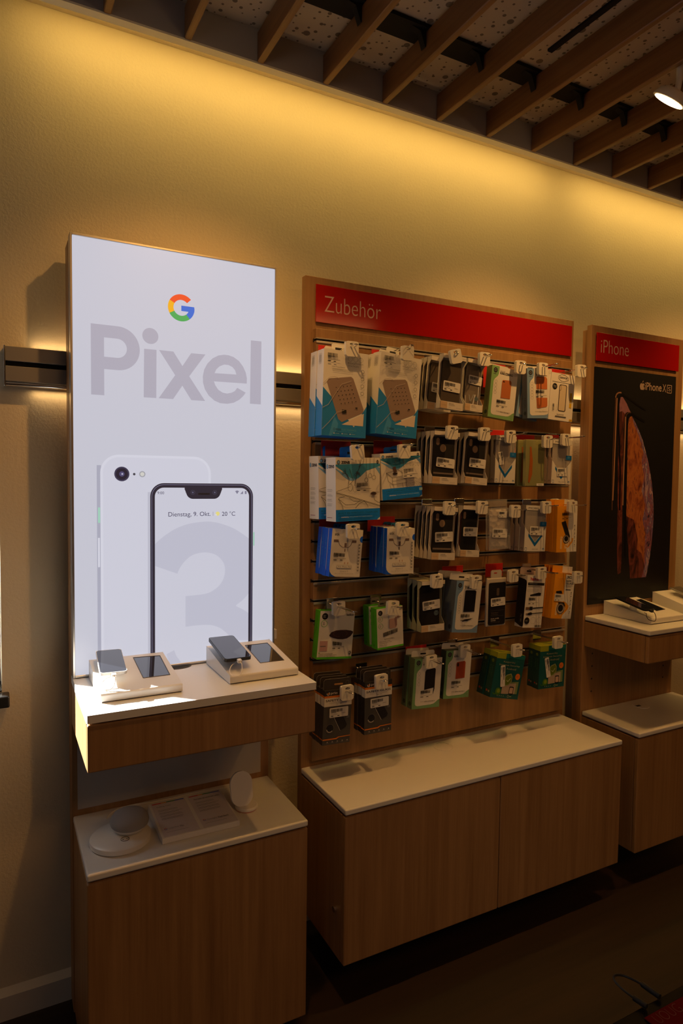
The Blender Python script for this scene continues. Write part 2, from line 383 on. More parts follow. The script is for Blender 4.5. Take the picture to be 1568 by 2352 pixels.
for hx in (-0.235, 0.235):
    for hz in (0.60, 0.655, 0.71, 0.765):
        MB().extr([(hx + 0.004 * math.cos(math.pi * k / 6), -0.0226, hz + 0.004 * math.sin(math.pi * k / 6)) for k in range(12)], (0, -0.0006, 0), BLACK).build('peg_hole', p3)

def cabinet(label, x0, x1, yb, yf, z0, z1, doors, lock, grommet=None, slot=False, cat='cabinet', top_label=None):
    """base cabinet: wooden body, doors or front, solid white top"""
    cx = (x0 + x1) / 2; w = (x1 - x0) / 2; d = yf - yb
    c = empty('base_cabinet', label, cat, (cx, yb, z0)); H = z1 - z0 - 0.018
    bd = MB(); bd.box(-w + 0.0005, w - 0.0005, d + 0.020, -0.0005, 0, H - 0.006, OAK, 0.001, 1); bd.build('body', c)
    n = doors
    for i in range(n):
        a = -w + 2 * w * i / n + (0.0012 if i else 0); e = -w + 2 * w * (i + 1) / n - (0.0012 if i < n - 1 else 0)
        MB().box(a, e, d, d + 0.019, 0, H - 0.006, OAK, 0.0035, 2).build('door' if n > 1 else 'front_panel', c)
    tp = MB(); tp.box(-w, w, d - 0.002, -0.0005, H, H + 0.018, WHITE_TOP, 0.004, 3); to = tp.build('countertop', c)
    if lock:
        lk = MB(); pts = [(-w - 0.0005, lock[0] + 0.009 * math.cos(a * math.pi / 8), lock[1] + 0.009 * math.sin(a * math.pi / 8)) for a in range(16)]
        lk.extr(pts, (-0.009, 0, 0), CHROME); lk.build('lock', c)
    if grommet:
        gx, gy, gr = grommet; gm = MB(Matrix.Translation((gx - cx, gy - yb, H + 0.018)))
        gm.lathe([(gr, 0), (gr, 0.0016), (gr - 0.003, 0.0022), (0.001, 0.0022)], WHITE_PL)
        if slot: gm.box(-gr * 0.8, -gr * 0.1, -0.004, 0.008, 0.0023, 0.0028, BLACK)
        else: gm.tube([(gr * 0.85 * math.cos(a), gr * 0.85 * math.sin(a), 0.0022) for a in [0.2 + 0.15 * i for i in range(12)]], 0.0006, MIDI, 6)
        gm.build('cable_grommet', c, smooth=True)
    return c
cab1 = cabinet('narrow oak base cabinet with white top under the glowing light box', 0.189, 0.786, -0.115, -0.435, 0.035, 0.620, 1, (-0.300, 0.148))
cab2 = cabinet('wide two-door oak base cabinet with white top below the accessory wall', 0.908, 2.105, -0.115, -0.435, 0.138, 0.620, 2, (-0.268, 0.15), (1.450, -0.185, 0.036))
cab3 = cabinet('oak base cabinet with white top at the right edge of the picture', 2.212, 2.806, -0.143, -0.425, 0.140, 0.622, 1, None, (2.50, -0.212, 0.034), True)
def shelf(label, x0, x1, yb, yf, z1, hh, hole=None):
    cx = (x0 + x1) / 2; w = (x1 - x0) / 2; d = yf - yb
    c = empty('display_shelf', label, 'shelf', (cx, yb, z1 - hh))
    bd = MB(); H = hh - 0.020
    bd.box(-w + 0.001, w - 0.001, d + 0.020, -0.0005, 0, H - 0.005, OAK, 0.0015, 1); bd.build('body', c)
    MB().box(-w + 0.001, w - 0.001, d + 0.001, d + 0.019, 0, H - 0.005, OAK, 0.004, 3).build('front_panel', c)
    tp = MB()
    if hole:
        hx, hy, hrx, hry = hole; hx -= cx; hy -= yb; n = 40; out = []; inn = []
        for i in range(n):
            a = 2 * math.pi * i / n + math.pi / n; ca, sa = math.cos(a), math.sin(a)
            inn.append((hx + hrx * ca, hy + hry * sa))
            t = min(((w - hx) if ca > 0 else (hx + w)) / abs(ca) if abs(ca) > 1e-6 else 9, ((-0.0005 - hy) if sa > 0 else (hy - d + 0.002)) / abs(sa) if abs(sa) > 1e-6 else 9)
            out.append((hx + t * ca, hy + t * sa))
        # exact slab corners snapped to the nearest outline points
        for cxn in ((-w, d - 0.002), (w, d - 0.002), (w, -0.0005), (-w, -0.0005)):
            j = min(range(n), key=lambda q: (out[q][0] - cxn[0]) ** 2 + (out[q][1] - cxn[1]) ** 2); out[j] = cxn
        for z, flip in ((H, True), (H + 0.020, False)):
            tp.add([(x, y, z) for x, y in out + inn], [((i, (i + 1) % n, n + (i + 1) % n, n + i) if not flip else (n + i, n + (i + 1) % n, (i + 1) % n, i)) for i in range(n)], WHITE_TOP)
        tp.extr([(x, y, H) for x, y in out], (0, 0, 0.020), WHITE_TOP, caps=False); tp.extr([(x, y, H) for x, y in inn], (0, 0, 0.020), WHITE_TOP, caps=False)
        tp.poly([(x, y, H + 0.001) for x, y in inn], BLACK)
        to = tp.build('shelf_top', c)
        md = to.modifiers.new('edge', 'BEVEL'); md.width = 0.003; md.segments = 2; md.limit_method = 'ANGLE'; md.angle_limit = math.radians(60)
    else:
        tp.box(-w, w, d - 0.002, -0.0005, H, H + 0.020, WHITE_TOP, 0.004, 3); tp.build('shelf_top', c)
    return c
sh1 = shelf('floating oak shelf with thick white top carrying two phone stands below the light box', 0.187, 0.790, -0.115, -0.472, 1.032, 0.142, (0.478, -0.158, 0.043, 0.029))
sh3 = shelf('floating oak shelf with white top at the right edge under the black poster', 2.212, 2.806, -0.143, -0.455, 1.034, 0.130)
# white sheet fixed on the lower part of the left panel
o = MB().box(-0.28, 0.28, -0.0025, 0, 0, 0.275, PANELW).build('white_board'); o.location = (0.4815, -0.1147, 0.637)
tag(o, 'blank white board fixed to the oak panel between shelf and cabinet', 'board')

# ------------------------------------------------------------------ slatwall, signs, poster
SX0, SX1, SZ0, SZ1, SY = 0.936, 2.096, 0.645, 2.093, -0.140
SLOTS = [0.658 + 0.0665 * k for k in range(3, 22)]
SLOTS = [1.4575 + 0.0665 * k for k in range(-9, 10)]
RAILS = (2.056, 1.7235, 1.4575, 1.258, 1.192, 0.991, 0.925)
sw = empty('slatwall_panel', 'oak slatwall panel with metal grooves full of hanging accessories', 'slatwall', (1.516, -0.1150, SZ0))
edges = [SZ0] + [z for s_ in SLOTS for z in (s_ - 0.0055, s_ + 0.0055)] + [SZ1]
swm = MB()
for a, e in zip(edges[0::2], edges[1::2]): swm.box(SX0 - 1.516, SX1 - 1.516, -0.025, 0, a - SZ0, e - SZ0, OAK, 0.0012, 1)
swm.build('slat_board', sw)
for z in SLOTS:
    g = MB(); GR = mat('groove_metal', (0.40, 0.36, 0.31), 0.35, 0.5); k = z - SZ0; xa, xb = SX0 - 1.516, SX1 - 1.516
    g.box(xa, xb, -0.010, -0.001, k - 0.0054, k + 0.0054, BLACKSAT)
    g.box(xa, xb, -0.0262, -0.0105, k - 0.0054, k - 0.0034, GR); g.box(xa, xb, -0.0262, -0.0105, k + 0.0034, k + 0.0054, GR)
    g.box(xa, xb, -0.0270, -0.0252, k - 0.0090, k - 0.0032, GR, 0.0004, 1); g.box(xa, xb, -0.0270, -0.0252, k + 0.0032, k + 0.0066, GR, 0.0004, 1)
    if min(abs(z - q) for q in (2.056, 1.7235, 1.524, 1.258, 1.192, 0.991, 0.925, 0.859)) < 0.012:
        g.box(xa, xb, -0.0285, -0.0271, k - 0.0105, k - 0.0030, mat('rail_metal', (0.55, 0.50, 0.43), 0.3, 0.4), 0.0005, 1)
    g.build('metal_groove', sw)

def sign(label, x0, x1, y, z0, z1, txt, tx0, tx1, tz0, tz1, stand=0.010):
    cx = (x0 + x1) / 2
    s_ = empty('header_sign', label, 'sign', (cx, y + stand, z0))
    MB().box(x0 - cx, x1 - cx, -stand, -stand + 0.004, 0, z1 - z0, REDAC, 0.0006, 1).build('red_plate', s_)
    for sx in (x0 - cx + 0.03, x1 - cx - 0.03):
        sp = MB(); sp.box(sx - 0.006, sx + 0.006, -stand + 0.004, 0, (z1 - z0) / 2 - 0.006, (z1 - z0) / 2 + 0.006, BLACK); sp.build('spacer', s_)
    t = MB(); d = Decal(t, (tx0 - cx, -stand, tz1 - z0), (tx1 - tx0, 0, 0), (0, 0, tz1 - tz0), 0.0004)
    d.text(0, 0, 1, 1, txt, mat('sign_lettering', (0.62, 0.40, 0.34), 0.5), -0.012)
    t.build('lettering', s_)
    return s_
a = atY(746, 681, -0.127); c_ = atY(875, 731, -0.127); zt = atY(803, 682, -0.127)
sign('wide red header sign reading Zubehör on the oak panel', 0.942, 2.108, -0.125, 2.117, 2.240, 'Zubehör', a.x, c_.x, a.z - 0.049, a.z + 0.003)
a = atY(1381, 780, -0.155); c_ = atY(1444, 812, -0.155)
sign('small red header sign reading iPhone above the black poster', 2.222, 2.752, -0.153, 2.107, 2.224, 'iPhone', a.x, c_.x, a.z - 0.053, a.z + 0.001)

# ------------------------------------------------------------------ glowing light box
def glow(r, g, b, k=1.1): return mat('backlit_%02x%02x%02x' % (r, g, b), (0.04, 0.04, 0.04), 0.35, emit=(S((r, g, b)), k))
LBX0, LBX1, LBZ0, LBZ1, LBY = 0.188, 0.791, 1.034, 2.260, -0.156
lb = empty('light_box', 'tall glowing white light box advertising a phone', 'light box', ((LBX0 + LBX1) / 2, -0.1150, LBZ0))
cx = (LBX0 + LBX1) / 2; w = (LBX1 - LBX0) / 2; h = LBZ1 - LBZ0
fm = MB()
for a in ((-w, -w + 0.006, 0, h), (w - 0.006, w, 0, h)): fm.box(a[0], a[1], LBY + 0.115, 0, a[2], a[3], ALU, 0.0008, 1)
fm.box(-w + 0.006, w - 0.006, LBY + 0.115, 0, h - 0.006, h, ALU, 0.0008, 1); fm.box(-w + 0.006, w - 0.006, LBY + 0.115, 0, 0, 0.006, ALU, 0.0008, 1)
fm.box(-w + 0.006, w - 0.006, -0.004, -0.001, 0.006, h - 0.006, ALU)
fm.build('frame', lb)
BGL = glow(187, 187, 199)
pn = MB(); yl = LBY + 0.115 + 0.003
pn.box(-w + 0.0065, w - 0.0065, yl, yl + 0.004, 0.0065, h - 0.0065, BGL)
PW = 2 * w; PH = h
d = Decal(pn, (-w, yl - 0.0001, h), (2 * w, 0, 0), (0, 0, h), 0.00005)
def L(px, py):
    q = atY(px, py, LBY + 0.003); return ((q.x - LBX0) / PW, (LBZ1 - q.z) / PH)
def LZ(ox, oy, k, pts): return [L(ox + x * k, oy + y * k) for x, y in pts]
LET = glow(163, 160, 174)
k4 = 460 / 1568
def arc(cx, cy, rx, ry, a0, a1, n=24): return [(cx + rx * math.cos(math.radians(a0 + (a1 - a0) * i / n)), cy + ry * math.sin(math.radians(a0 + (a1 - a0) * i / n))) for i in range(n + 1)]
# big word in plane coordinates
def lu(x, y): return L(190 + x * k4, 640 + y * k4)
def corner(x, y): return lu(x, y)
p0 = lu(62, 353); pb = lu(59, 906); p1 = lu(166, 462); p2 = lu(166, 910); pr = lu(446, 555); pt = lu(165, 613); pm = lu(165, 711); pc = lu(276, 372)
# P : stem, bowl ring
x0, yt, ybm = p0[0], p0[1], pb[1]; xs = p1[0]
bowl_r = (lu(280, 717)[1] - lu(280, 374)[1]) / 2; bcx = lu(276, 372)[0]; bcy = (lu(280, 717)[1] + lu(280, 374)[1]) / 2; rx = pr[0] - bcx
ir = (lu(275, 621)[1] - lu(275, 471)[1]) / 2; icx = lu(268, 471)[0]; irx = lu(345, 548)[0] - icx; icy = (lu(275, 621)[1] + lu(275, 471)[1]) / 2
yt = bcy - bowl_r
outer = [(x0, yt)] + arc(bcx, bcy, rx, bowl_r, -90, 90) + [(xs, bcy + bowl_r), (xs, ybm), (x0, ybm)]
inner = [(xs, icy - ir)] + arc(icx, icy, irx, ir, -90, 90) + [(xs, icy + ir)]
d.poly([(x0, yt), (xs, yt), (xs, ybm), (x0, ybm)], LET)
d.poly([(xs, yt)] + arc(bcx, bcy, rx, bowl_r, -90, 90) + [(xs, bcy + bowl_r)] + [(xs, icy + ir)] + arc(icx, icy, irx, ir, 90, -90) + [(xs, icy - ir)], LET)
q = lu(529, 449); rd = (lu(592, 449)[0] - lu(466, 449)[0]) / 2
d.poly(arc(q[0], q[1], rd, rd * d.asp, 0, 360, 32)[:-1], LET)
d.poly([lu(480, 549), lu(577, 558), lu(575, 935), lu(477, 929)], LET)
d.poly([lu(597, 559), lu(709, 571), lu(780, 685), lu(848, 584), lu(960, 594), lu(833, 765), lu(957, 958), lu(849, 951), lu(779, 838), lu(707, 943), lu(594, 936), lu(723, 756)], LET)
eo = [(1283, 822), (1284, 780), (1275, 735), (1255, 690), (1222, 645), (1180, 614), (1140, 600), (1105, 596), (1060, 602), (1015, 625), (975, 665), (950, 712), (939, 765), (941, 815), (955, 865), (985, 915), (1030, 955), (1075, 975), (1130, 980), (1180, 972), (1225, 948), (1255, 920), (1275, 893), (1209, 855), (1190, 880), (1165, 893), (1130, 900), (1095, 893), (1060, 870), (1037, 835), (1026, 804)]
d.poly([lu(*q) for q in eo], LET)
d.poly([lu(*q) for q in ((1031, 740), (1045, 710), (1070, 687), (1105, 673), (1140, 676), (1172, 693), (1192, 718), (1202, 751))], BGL)
d.poly([lu(1315, 483), lu(1398, 492), lu(1393, 985), lu(1308, 979)], LET)
# coloured ring letter
gc = lu(771, 229); gr_ = (lu(875, 229)[0] - lu(667, 229)[0]) / 2; gi = gr_ * 0.585
def seg(a0, a1, m): 
    o_ = arc(gc[0], gc[1], gr_, gr_ * d.asp, a0, a1, 16); i_ = arc(gc[0], gc[1], gi, gi * d.asp, a1, a0, 16); d.poly(o_ + i_, m)
RD, YL, GN, BL = glow(222, 74, 35), glow(226, 164, 30), glow(62, 158, 82), glow(38, 98, 196)
seg(-150, -43, RD); seg(-208, -150, YL); seg(50, 152, GN); seg(-4, 50, BL)
d.rect(gc[0], gc[1] - gr_ * 0.17 * d.asp, gc[0] + gr_ * 0.985, gc[1] + gr_ * 0.23 * d.asp, BL)
# pictured phones
k8 = 520 / 1176
def l8(x, y): return L(140 + x * k8, 520 + y * k8)
a_ = l8(203, 1183); b_ = l8(778, 1183)
BODY = glow(193, 193, 206); BED = glow(199, 199, 211); SHD = glow(160, 160, 176); SH2 = glow(176, 176, 190)
vb = 1 - 0.008 / PH
sd = l8(185, 1240); d.rect(sd[0], sd[1], a_[0] + 0.004, vb, SHD)
g0 = l8(192, 1460); g1 = l8(200, 1540); d.rect(g0[0], g0[1], g1[0] + 0.003, g1[1], glow(150, 196, 176)); g0 = l8(195, 1618); g1 = l8(203, 1770); d.rect(g0[0] - 0.003, g0[1], g1[0], g1[1], BED)
rr = 0.085
d.poly(arc(a_[0] + rr, a_[1] + rr * d.asp, rr, rr * d.asp, 180, 270, 10) + arc(b_[0] - rr, a_[1] + rr * d.asp, rr, rr * d.asp, 270, 360, 10) + [(b_[0], vb), (a_[0], vb)], BED)
i_ = 0.012
d.poly(arc(a_[0] + rr, a_[1] + rr * d.asp, rr - i_, (rr - i_) * d.asp, 180, 270, 10) + arc(b_[0] - rr, a_[1] + rr * d.asp, rr - i_, (rr - i_) * d.asp, 270, 360, 10) + [(b_[0] - i_, vb), (a_[0] + i_, vb)], BODY)
q = l8(316, 1286); rl = (l8(356, 1286)[0] - l8(277, 1286)[0]) / 2
d.disc(*q, rl, glow(52, 50, 74)); d.disc(*q, rl * 0.8, glow(28, 26, 44)); d.disc(*q, rl * 0.35, glow(70, 66, 104)); d.disc(q[0] + rl * 0.05, q[1], rl * 0.12, glow(170, 170, 190))
q = l8(380, 1287); d.disc(*q, rl * 0.17, glow(60, 60, 70)); q = l8(422, 1287); d.disc(*q, rl * 0.42, glow(150, 150, 158)); d.disc(*q, rl * 0.28, glow(196, 194, 188))
A = l8(463, 1333); B = l8(997, 1333); DK = glow(34, 32, 46); DK2 = glow(92, 90, 112); SCRN = glow(190, 190, 203); THREE = glow(178, 178, 193)
sh_ = l8(450, 1380); d.rect(sh_[0], sh_[1], A[0] + 0.01, vb, SH2)
def phone(i, r, m):
    d.poly(arc(A[0] + r, A[1] + r * d.asp, r - i, (r - i) * d.asp, 180, 270, 10) + arc(B[0] - r, A[1] + r * d.asp, r - i, (r - i) * d.asp, 270, 360, 10) + [(B[0] - i, vb), (A[0] + i, vb)], m)
R3 = 0.066
phone(0, R3, DK); phone(0.0055, R3, DK2); phone(0.009, R3, DK); 
si = l8(487, 1352)[0] - A[0]; phone(si, R3, SCRN)
k5 = 320 / 1568
def l5(x, y): return L(320 + x * k5, 1180 + y * k5)
sx0 = A[0] + si; sx1 = B[0] - si
def cl(p): return (min(max(p[0], sx0), sx1), min(p[1], vb))
sm = lambda pts: [(v.x, v.y) for v in smooth_path([(x, y, 0) for x, y in pts], 6)]
three = sm([(165, 350), (230, 290), (300, 235), (400, 172), (500, 130), (600, 105), (750, 88), (860, 98), (960, 125), (1060, 165), (1150, 220), (1260, 300)]) + sm([(1260, 860), (1240, 882), (1200, 930), (1150, 980), (1095, 1022), (1088, 1032), (1092, 1042), (1160, 1075), (1260, 1135)]) \
    + [(1260, 1420), (1050, 1420)] + sm([(1000, 1362), (960, 1325), (905, 1285), (840, 1260), (770, 1250), (650, 1255), (518, 1272)]) \
    + sm([(518, 927), (600, 919), (700, 908), (770, 892), (830, 862), (885, 820), (925, 770), (950, 715), (963, 650), (960, 600), (945, 552), (920, 515), (885, 480), (830, 450), (740, 435), (650, 446), (580, 475), (520, 525), (480, 572), (445, 628), (427, 675)]) + [(165, 588)]
d.poly([cl(l5(*q)) for q in three], THREE)
d.poly([cl(l5(*q)) for q in ((305, 1580), (390, 1535), (415, 1600), (470, 1690), (340, 1700))], THREE)
n0 = l8(650, 1333); n1 = l8(828, 1415); rn = 0.034
d.poly([(n0[0] - 0.008, A[1] + 0.008), (n1[0] + 0.008, A[1] + 0.008), (n1[0] + 0.008, A[1] + 0.0145), (n1[0] + 0.004, A[1] + 0.019), (n1[0], A[1] + 0.026)] + arc(n1[0] - rn, n1[1] - rn * d.asp, rn, rn * d.asp, 0, 90, 8) + arc(n0[0] + rn, n1[1] - rn * d.asp, rn, rn * d.asp, 90, 180, 8) + [(n0[0], A[1] + 0.026), (n0[0] - 0.004, A[1] + 0.019), (n0[0] - 0.008, A[1] + 0.0145)], DK)
for x in (684, 798):
    q = l8(x, 1382); d.ring(*q, 0.0105, 0.0016, glow(66, 64, 84)); d.disc(*q, 0.0045, glow(80, 80, 104))
q0 = l8(712, 1385); q1 = l8(772, 1394); d.rect(*q0, *q1, glow(14, 13, 20))
TXC = glow(60, 57, 84)
q0 = l8(500, 1377); q1 = l8(535, 1391); d.text(*q0, *q1, '9:00', TXC)
q0 = l8(904, 1373); q1 = l8(924, 1390); TGY = glow(120, 118, 138)
d.poly([(q0[0], q0[1] + 0.001), ((q0[0] + q1[0]) / 2, q0[1] - 0.0008), (q1[0], q0[1] + 0.001), ((q0[0] + q1[0]) / 2, q1[1])], TGY)
q0 = l8(930, 1390); q1 = l8(945, 1374); d.poly([q0, (q1[0], q1[1]), (q1[0], q0[1])], TGY); q0 = l8(954, 1374); q1 = l8(963, 1390); d.rect(*q0, *q1, TGY)
q0 = l8(557, 1484); q1 = l8(776, 1511); d.text(*q0, *q1, 'Dienstag, 9. Okt.', TXC); q0 = l8(835, 1481); q1 = l8(904, 1503); d.text(*q0, *q1, '20 °C', TXC)
q0 = l8(788, 1482); q1 = l8(790, 1503); d.rect(*q0, *q1, glow(130, 128, 146)); q0 = l8(813, 1492); d.disc(*q0, 0.0105, glow(214, 202, 122)); q0 = l8(804, 1498); d.disc(*q0, 0.004, glow(205, 204, 212))
g0 = l8(998, 1588); g1 = l8(1003, 1658); d.rect(*g0, *g1, glow(132, 188, 158)); g0 = l8(998, 1725); g1 = l8(1000, 1865); d.rect(*g0, *g1, SH2)
pn.build('light_panel', lb)
q = atY(630, 1455, -0.14); o = MB().box(0, 0.010, -0.012, 0.012, -0.016, 0.016, WHITE_PL, 0.0015, 2).build('panel_clip', lb); o.location = (w, -0.026, q.z - LBZ0)

# ------------------------------------------------------------------ black poster with two phones
P3Y = -0.1475; X0, X1, Z0, Z1 = 2.222, 2.744, 1.080, 2.083
po = empty('poster', 'black poster of two gold phones with swirling orange and violet planet', 'poster', ((X0 + X1) / 2, -0.143, Z0))
pm_ = MB(); pm_.box(-(X1 - X0) / 2, (X1 - X0) / 2, P3Y + 0.143, 0, 0, Z1 - Z0, mat('poster_black', (0.006, 0.006, 0.007), 0.45)); d = Decal(pm_, (-(X1 - X0) / 2, P3Y + 0.143, Z1 - Z0), (X1 - X0, 0, 0), (0, 0, Z1 - Z0), 0.0002)
k6 = 228 / 1031
def l6(x, y):
    q = atY(1340 + x * k6, 840 + y * k6, P3Y); return ((q.x - X0) / (X1 - X0), (Z1 - q.z) / (Z1 - Z0))
def swirl(stops, sc):
    def f(nt, b):
        g = N(nt, 'ShaderNodeNewGeometry'); mp = N(nt, 'ShaderNodeMapping'); mp.inputs['Scale'].default_value = (sc * 2.6, sc, sc * 0.9); nt.links.new(g.outputs['Position'], mp.inputs['Vector'])
        n = N(nt, 'ShaderNodeTexNoise', Scale=1.0, Detail=7.0, Roughness=0.62, Distortion=2.2); nt.links.new(mp.outputs[0], n.inputs['Vector'])
        cr = N(nt, 'ShaderNodeValToRGB'); el = cr.color_ramp.elements; el[0].position = stops[0][0]; el[0].color = (*stops[0][1], 1); el[1].position = stops[-1][0]; el[1].color = (*stops[-1][1], 1)
        for p_, c in stops[1:-1]: e = el.new(p_); e.color = (*c, 1)
        nt.links.new(n.outputs['Fac'], cr.inputs[0]); nt.links.new(cr.outputs[0], b.inputs['Base Color'])
    return f
PLO = mat('planet_orange', rough=0.45, nodes=swirl([(0.30, (0.10, 0.02, 0.012)), (0.44, (0.32, 0.085, 0.03)), (0.56, (0.48, 0.16, 0.04)), (0.64, (0.16, 0.04, 0.04)), (0.75, (0.5, 0.16, 0.05))], 9))
PLV = mat('planet_violet', rough=0.45, nodes=swirl([(0.32, (0.03, 0.025, 0.07)), (0.44, (0.34, 0.12, 0.16)), (0.52, (0.10, 0.08, 0.22)), (0.60, (0.50, 0.36, 0.42)), (0.72, (0.40, 0.07, 0.05))], 11))
PLD = mat('planet_dark', rough=0.45, nodes=swirl([(0.35, (0.012, 0.006, 0.005)), (0.5, (0.10, 0.022, 0.012)), (0.62, (0.20, 0.05, 0.04)), (0.75, (0.03, 0.012, 0.012))], 9))
PLP = mat('planet_pale', rough=0.45, nodes=swirl([(0.35, (0.26, 0.10, 0.10)), (0.5, (0.38, 0.17, 0.22)), (0.7, (0.14, 0.07, 0.14))], 11))
GOLD = mat('poster_gold', (0.40, 0.20, 0.11), 0.45); GOLD2 = mat('poster_dim_gold', (0.12, 0.055, 0.03), 0.45); BLKP = mat('poster_phone_black', (0.003, 0.003, 0.004), 0.4)
P6 = lambda pts: [l6(*p) for p in pts]
d.poly(P6([(385, 325), (405, 325), (430, 365), (450, 400), (470, 450), (486, 482), (450, 482), (425, 515), (415, 700), (408, 1100), (400, 1500), (395, 1900), (385, 2150), (350, 2170), (345, 1950), (350, 1500), (352, 1100), (358, 700), (362, 450), (368, 380)]), PLD)
d.poly(P6([(385, 325), (405, 325), (430, 365), (450, 400), (470, 450), (486, 482), (450, 482), (425, 500), (400, 470), (372, 480), (362, 450), (368, 380)]), PLP)
d.poly(P6([(470, 550), (482, 530), (500, 525), (540, 600), (580, 690), (610, 770), (640, 880), (670, 1000), (690, 1110), (708, 1230), (718, 1350), (724, 1480), (724, 1600), (716, 1720), (703, 1850), (685, 1980), (665, 2100), (645, 2195), (480, 2210), (470, 2000), (455, 1800), (440, 1500), (445, 1100), (455, 800), (460, 620)]), PLO)
d.poly(P6([(500, 525), (540, 600), (580, 690), (610, 770), (640, 880), (670, 1000), (690, 1110), (708, 1230), (718, 1350), (724, 1480), (724, 1600), (716, 1720), (703, 1850), (685, 1980), (665, 2100), (645, 2195), (600, 2200), (625, 2050), (630, 1900), (640, 1750), (610, 1600), (640, 1450), (600, 1300), (625, 1150), (600, 1000), (620, 900), (585, 780), (560, 700), (525, 620)]), PLV)
d.poly(P6([(455, 1780), (540, 1900), (600, 1950), (630, 2080), (600, 2200), (480, 2210), (468, 2000)]), PLD)
d.poly(P6([(438, 1560), (520, 1600), (560, 1800), (545, 1960), (455, 1810)]), PLD)
for pts, wd, m in (([(330, 330), (328, 420), (318, 600), (308, 800), (300, 1000), (296, 1300), (293, 1500)], 0.010, GOLD2), ([(345, 335), (338, 500), (330, 700), (320, 950), (310, 1200), (300, 1400)], 0.014, GOLD), ([(434, 530), (432, 620), (426, 800), (418, 1000), (410, 1200), (404, 1450)], 0.014, GOLD),
                   ([(330, 330), (338, 300), (355, 283), (375, 278), (390, 282)], 0.012, GOLD), ([(434, 530), (442, 508), (458, 492), (475, 486), (490, 490)], 0.008, GOLD2)): d.line([l6(*p) for p in pts], wd, m)
for pts, wd in (([(372, 1500), (378, 1100), (360, 600), (362, 400), (375, 320), (400, 300), (480, 350), (560, 410), (640, 460)], 0.016), ([(430, 2000), (432, 1500), (440, 1100), (448, 700), (452, 560), (470, 512), (500, 500), (560, 540), (630, 580)], 0.020)): d.line([l6(*p) for p in pts], wd, BLKP)
TXP = mat('poster_lettering', (0.55, 0.40, 0.30), 0.5)
q0 = l6(634, 170); q1 = l6(806, 250); d.text(q0[0], q0[1], q1[0], q0[1] + 0.034, 'iPhone', TXP, 0.012); q0 = l6(818, 195); q1 = l6(852, 262); d.text(q0[0], l6(634, 170)[1], q1[0], l6(634, 170)[1] + 0.034, 'X', TXP)
q0 = l6(866, 200); q1 = l6(908, 270); vv = l6(634, 170)[1]; d.line([(q0[0], vv + 0.002), (q1[0], vv + 0.002), (q1[0], vv + 0.036), (q0[0], vv + 0.036), (q0[0], vv + 0.002)], 0.006, TXP); d.text(q0[0] + 0.013, vv + 0.010, q1[0] - 0.013, vv + 0.028, 'S', TXP)
q0 = l6(605, 210); r_ = 0.030
d.poly([(q0[0] + r_ * x, q0[1] + 0.016 * y) for x, y in ((0, -0.55), (0.35, -0.75), (0.75, -0.6), (0.9, -0.35), (0.62, -0.05), (0.62, 0.25), (0.95, 0.45), (0.75, 0.9), (0.4, 1.15), (0, 1.0), (-0.4, 1.15), (-0.8, 0.8), (-1.0, 0.1), (-0.8, -0.5), (-0.4, -0.75))], TXP)
d.poly([(q0[0] + r_ * x, q0[1] + 0.016 * y) for x, y in ((0.0, -0.8), (0.05, -1.15), (0.4, -1.5), (0.4, -1.15))], TXP)
pm_.build('printed_sheet', po)

# ------------------------------------------------------------------ phone stands with phones
def stand(name, label, x0, x1, yb, yf, z0, hb_, hf, screen_px, lift=True):
    s_ = empty(name, label, 'phone stand', ((x0 + x1) / 2, yb, z0)); w = (x1 - x0) / 2; dd = yf - yb
    b_ = MB(); b_.extr([(-w, 0, 0.0016), (-w, 0, hb_), (-w, dd, hf), (-w, dd, 0.0016)], (2 * w, 0, 0), WHITE_PL)
    o_ = b_.build('housing', s_); md = o_.modifiers.new('edge', 'BEVEL'); md.width = 0.005; md.segments = 4; md.limit_method = 'ANGLE'
    MB().box(-w + 0.003, w - 0.003, dd + 0.003, -0.003, 0.0002, 0.0014, MIDI).build('base_plate', s_)
    n = Vector((0, -(hb_ - hf), -dd)).normalized(); n = Vector((0, (hf - hb_) / 1, -dd)).normalized()
    if n.z < 0: n = -n
    org = Vector(((x0 + x1) / 2, yb, z0)); p0 = org + Vector((0, 0, hb_))
    if screen_px:
        q = [atP(px, py, p0, n) for px, py in screen_px]; loc = [v - org for v in q]
        m_ = MB(); m_.poly([v + n * 0.0004 for v in loc][::-1], GLASSK)
        c = sum(loc, Vector()) / 4
        m_.build('recessed_screen', s_)
        fr_ = MB(); 
        for i in range(4):
            A_, B_ = loc[i], loc[(i + 1) % 4]; fr_.tube([A_ + n * 0.0003, B_ + n * 0.0003], 0.0012, MIDI, 6)
        fr_.build('screen_surround', s_)
    return s_, p0, n
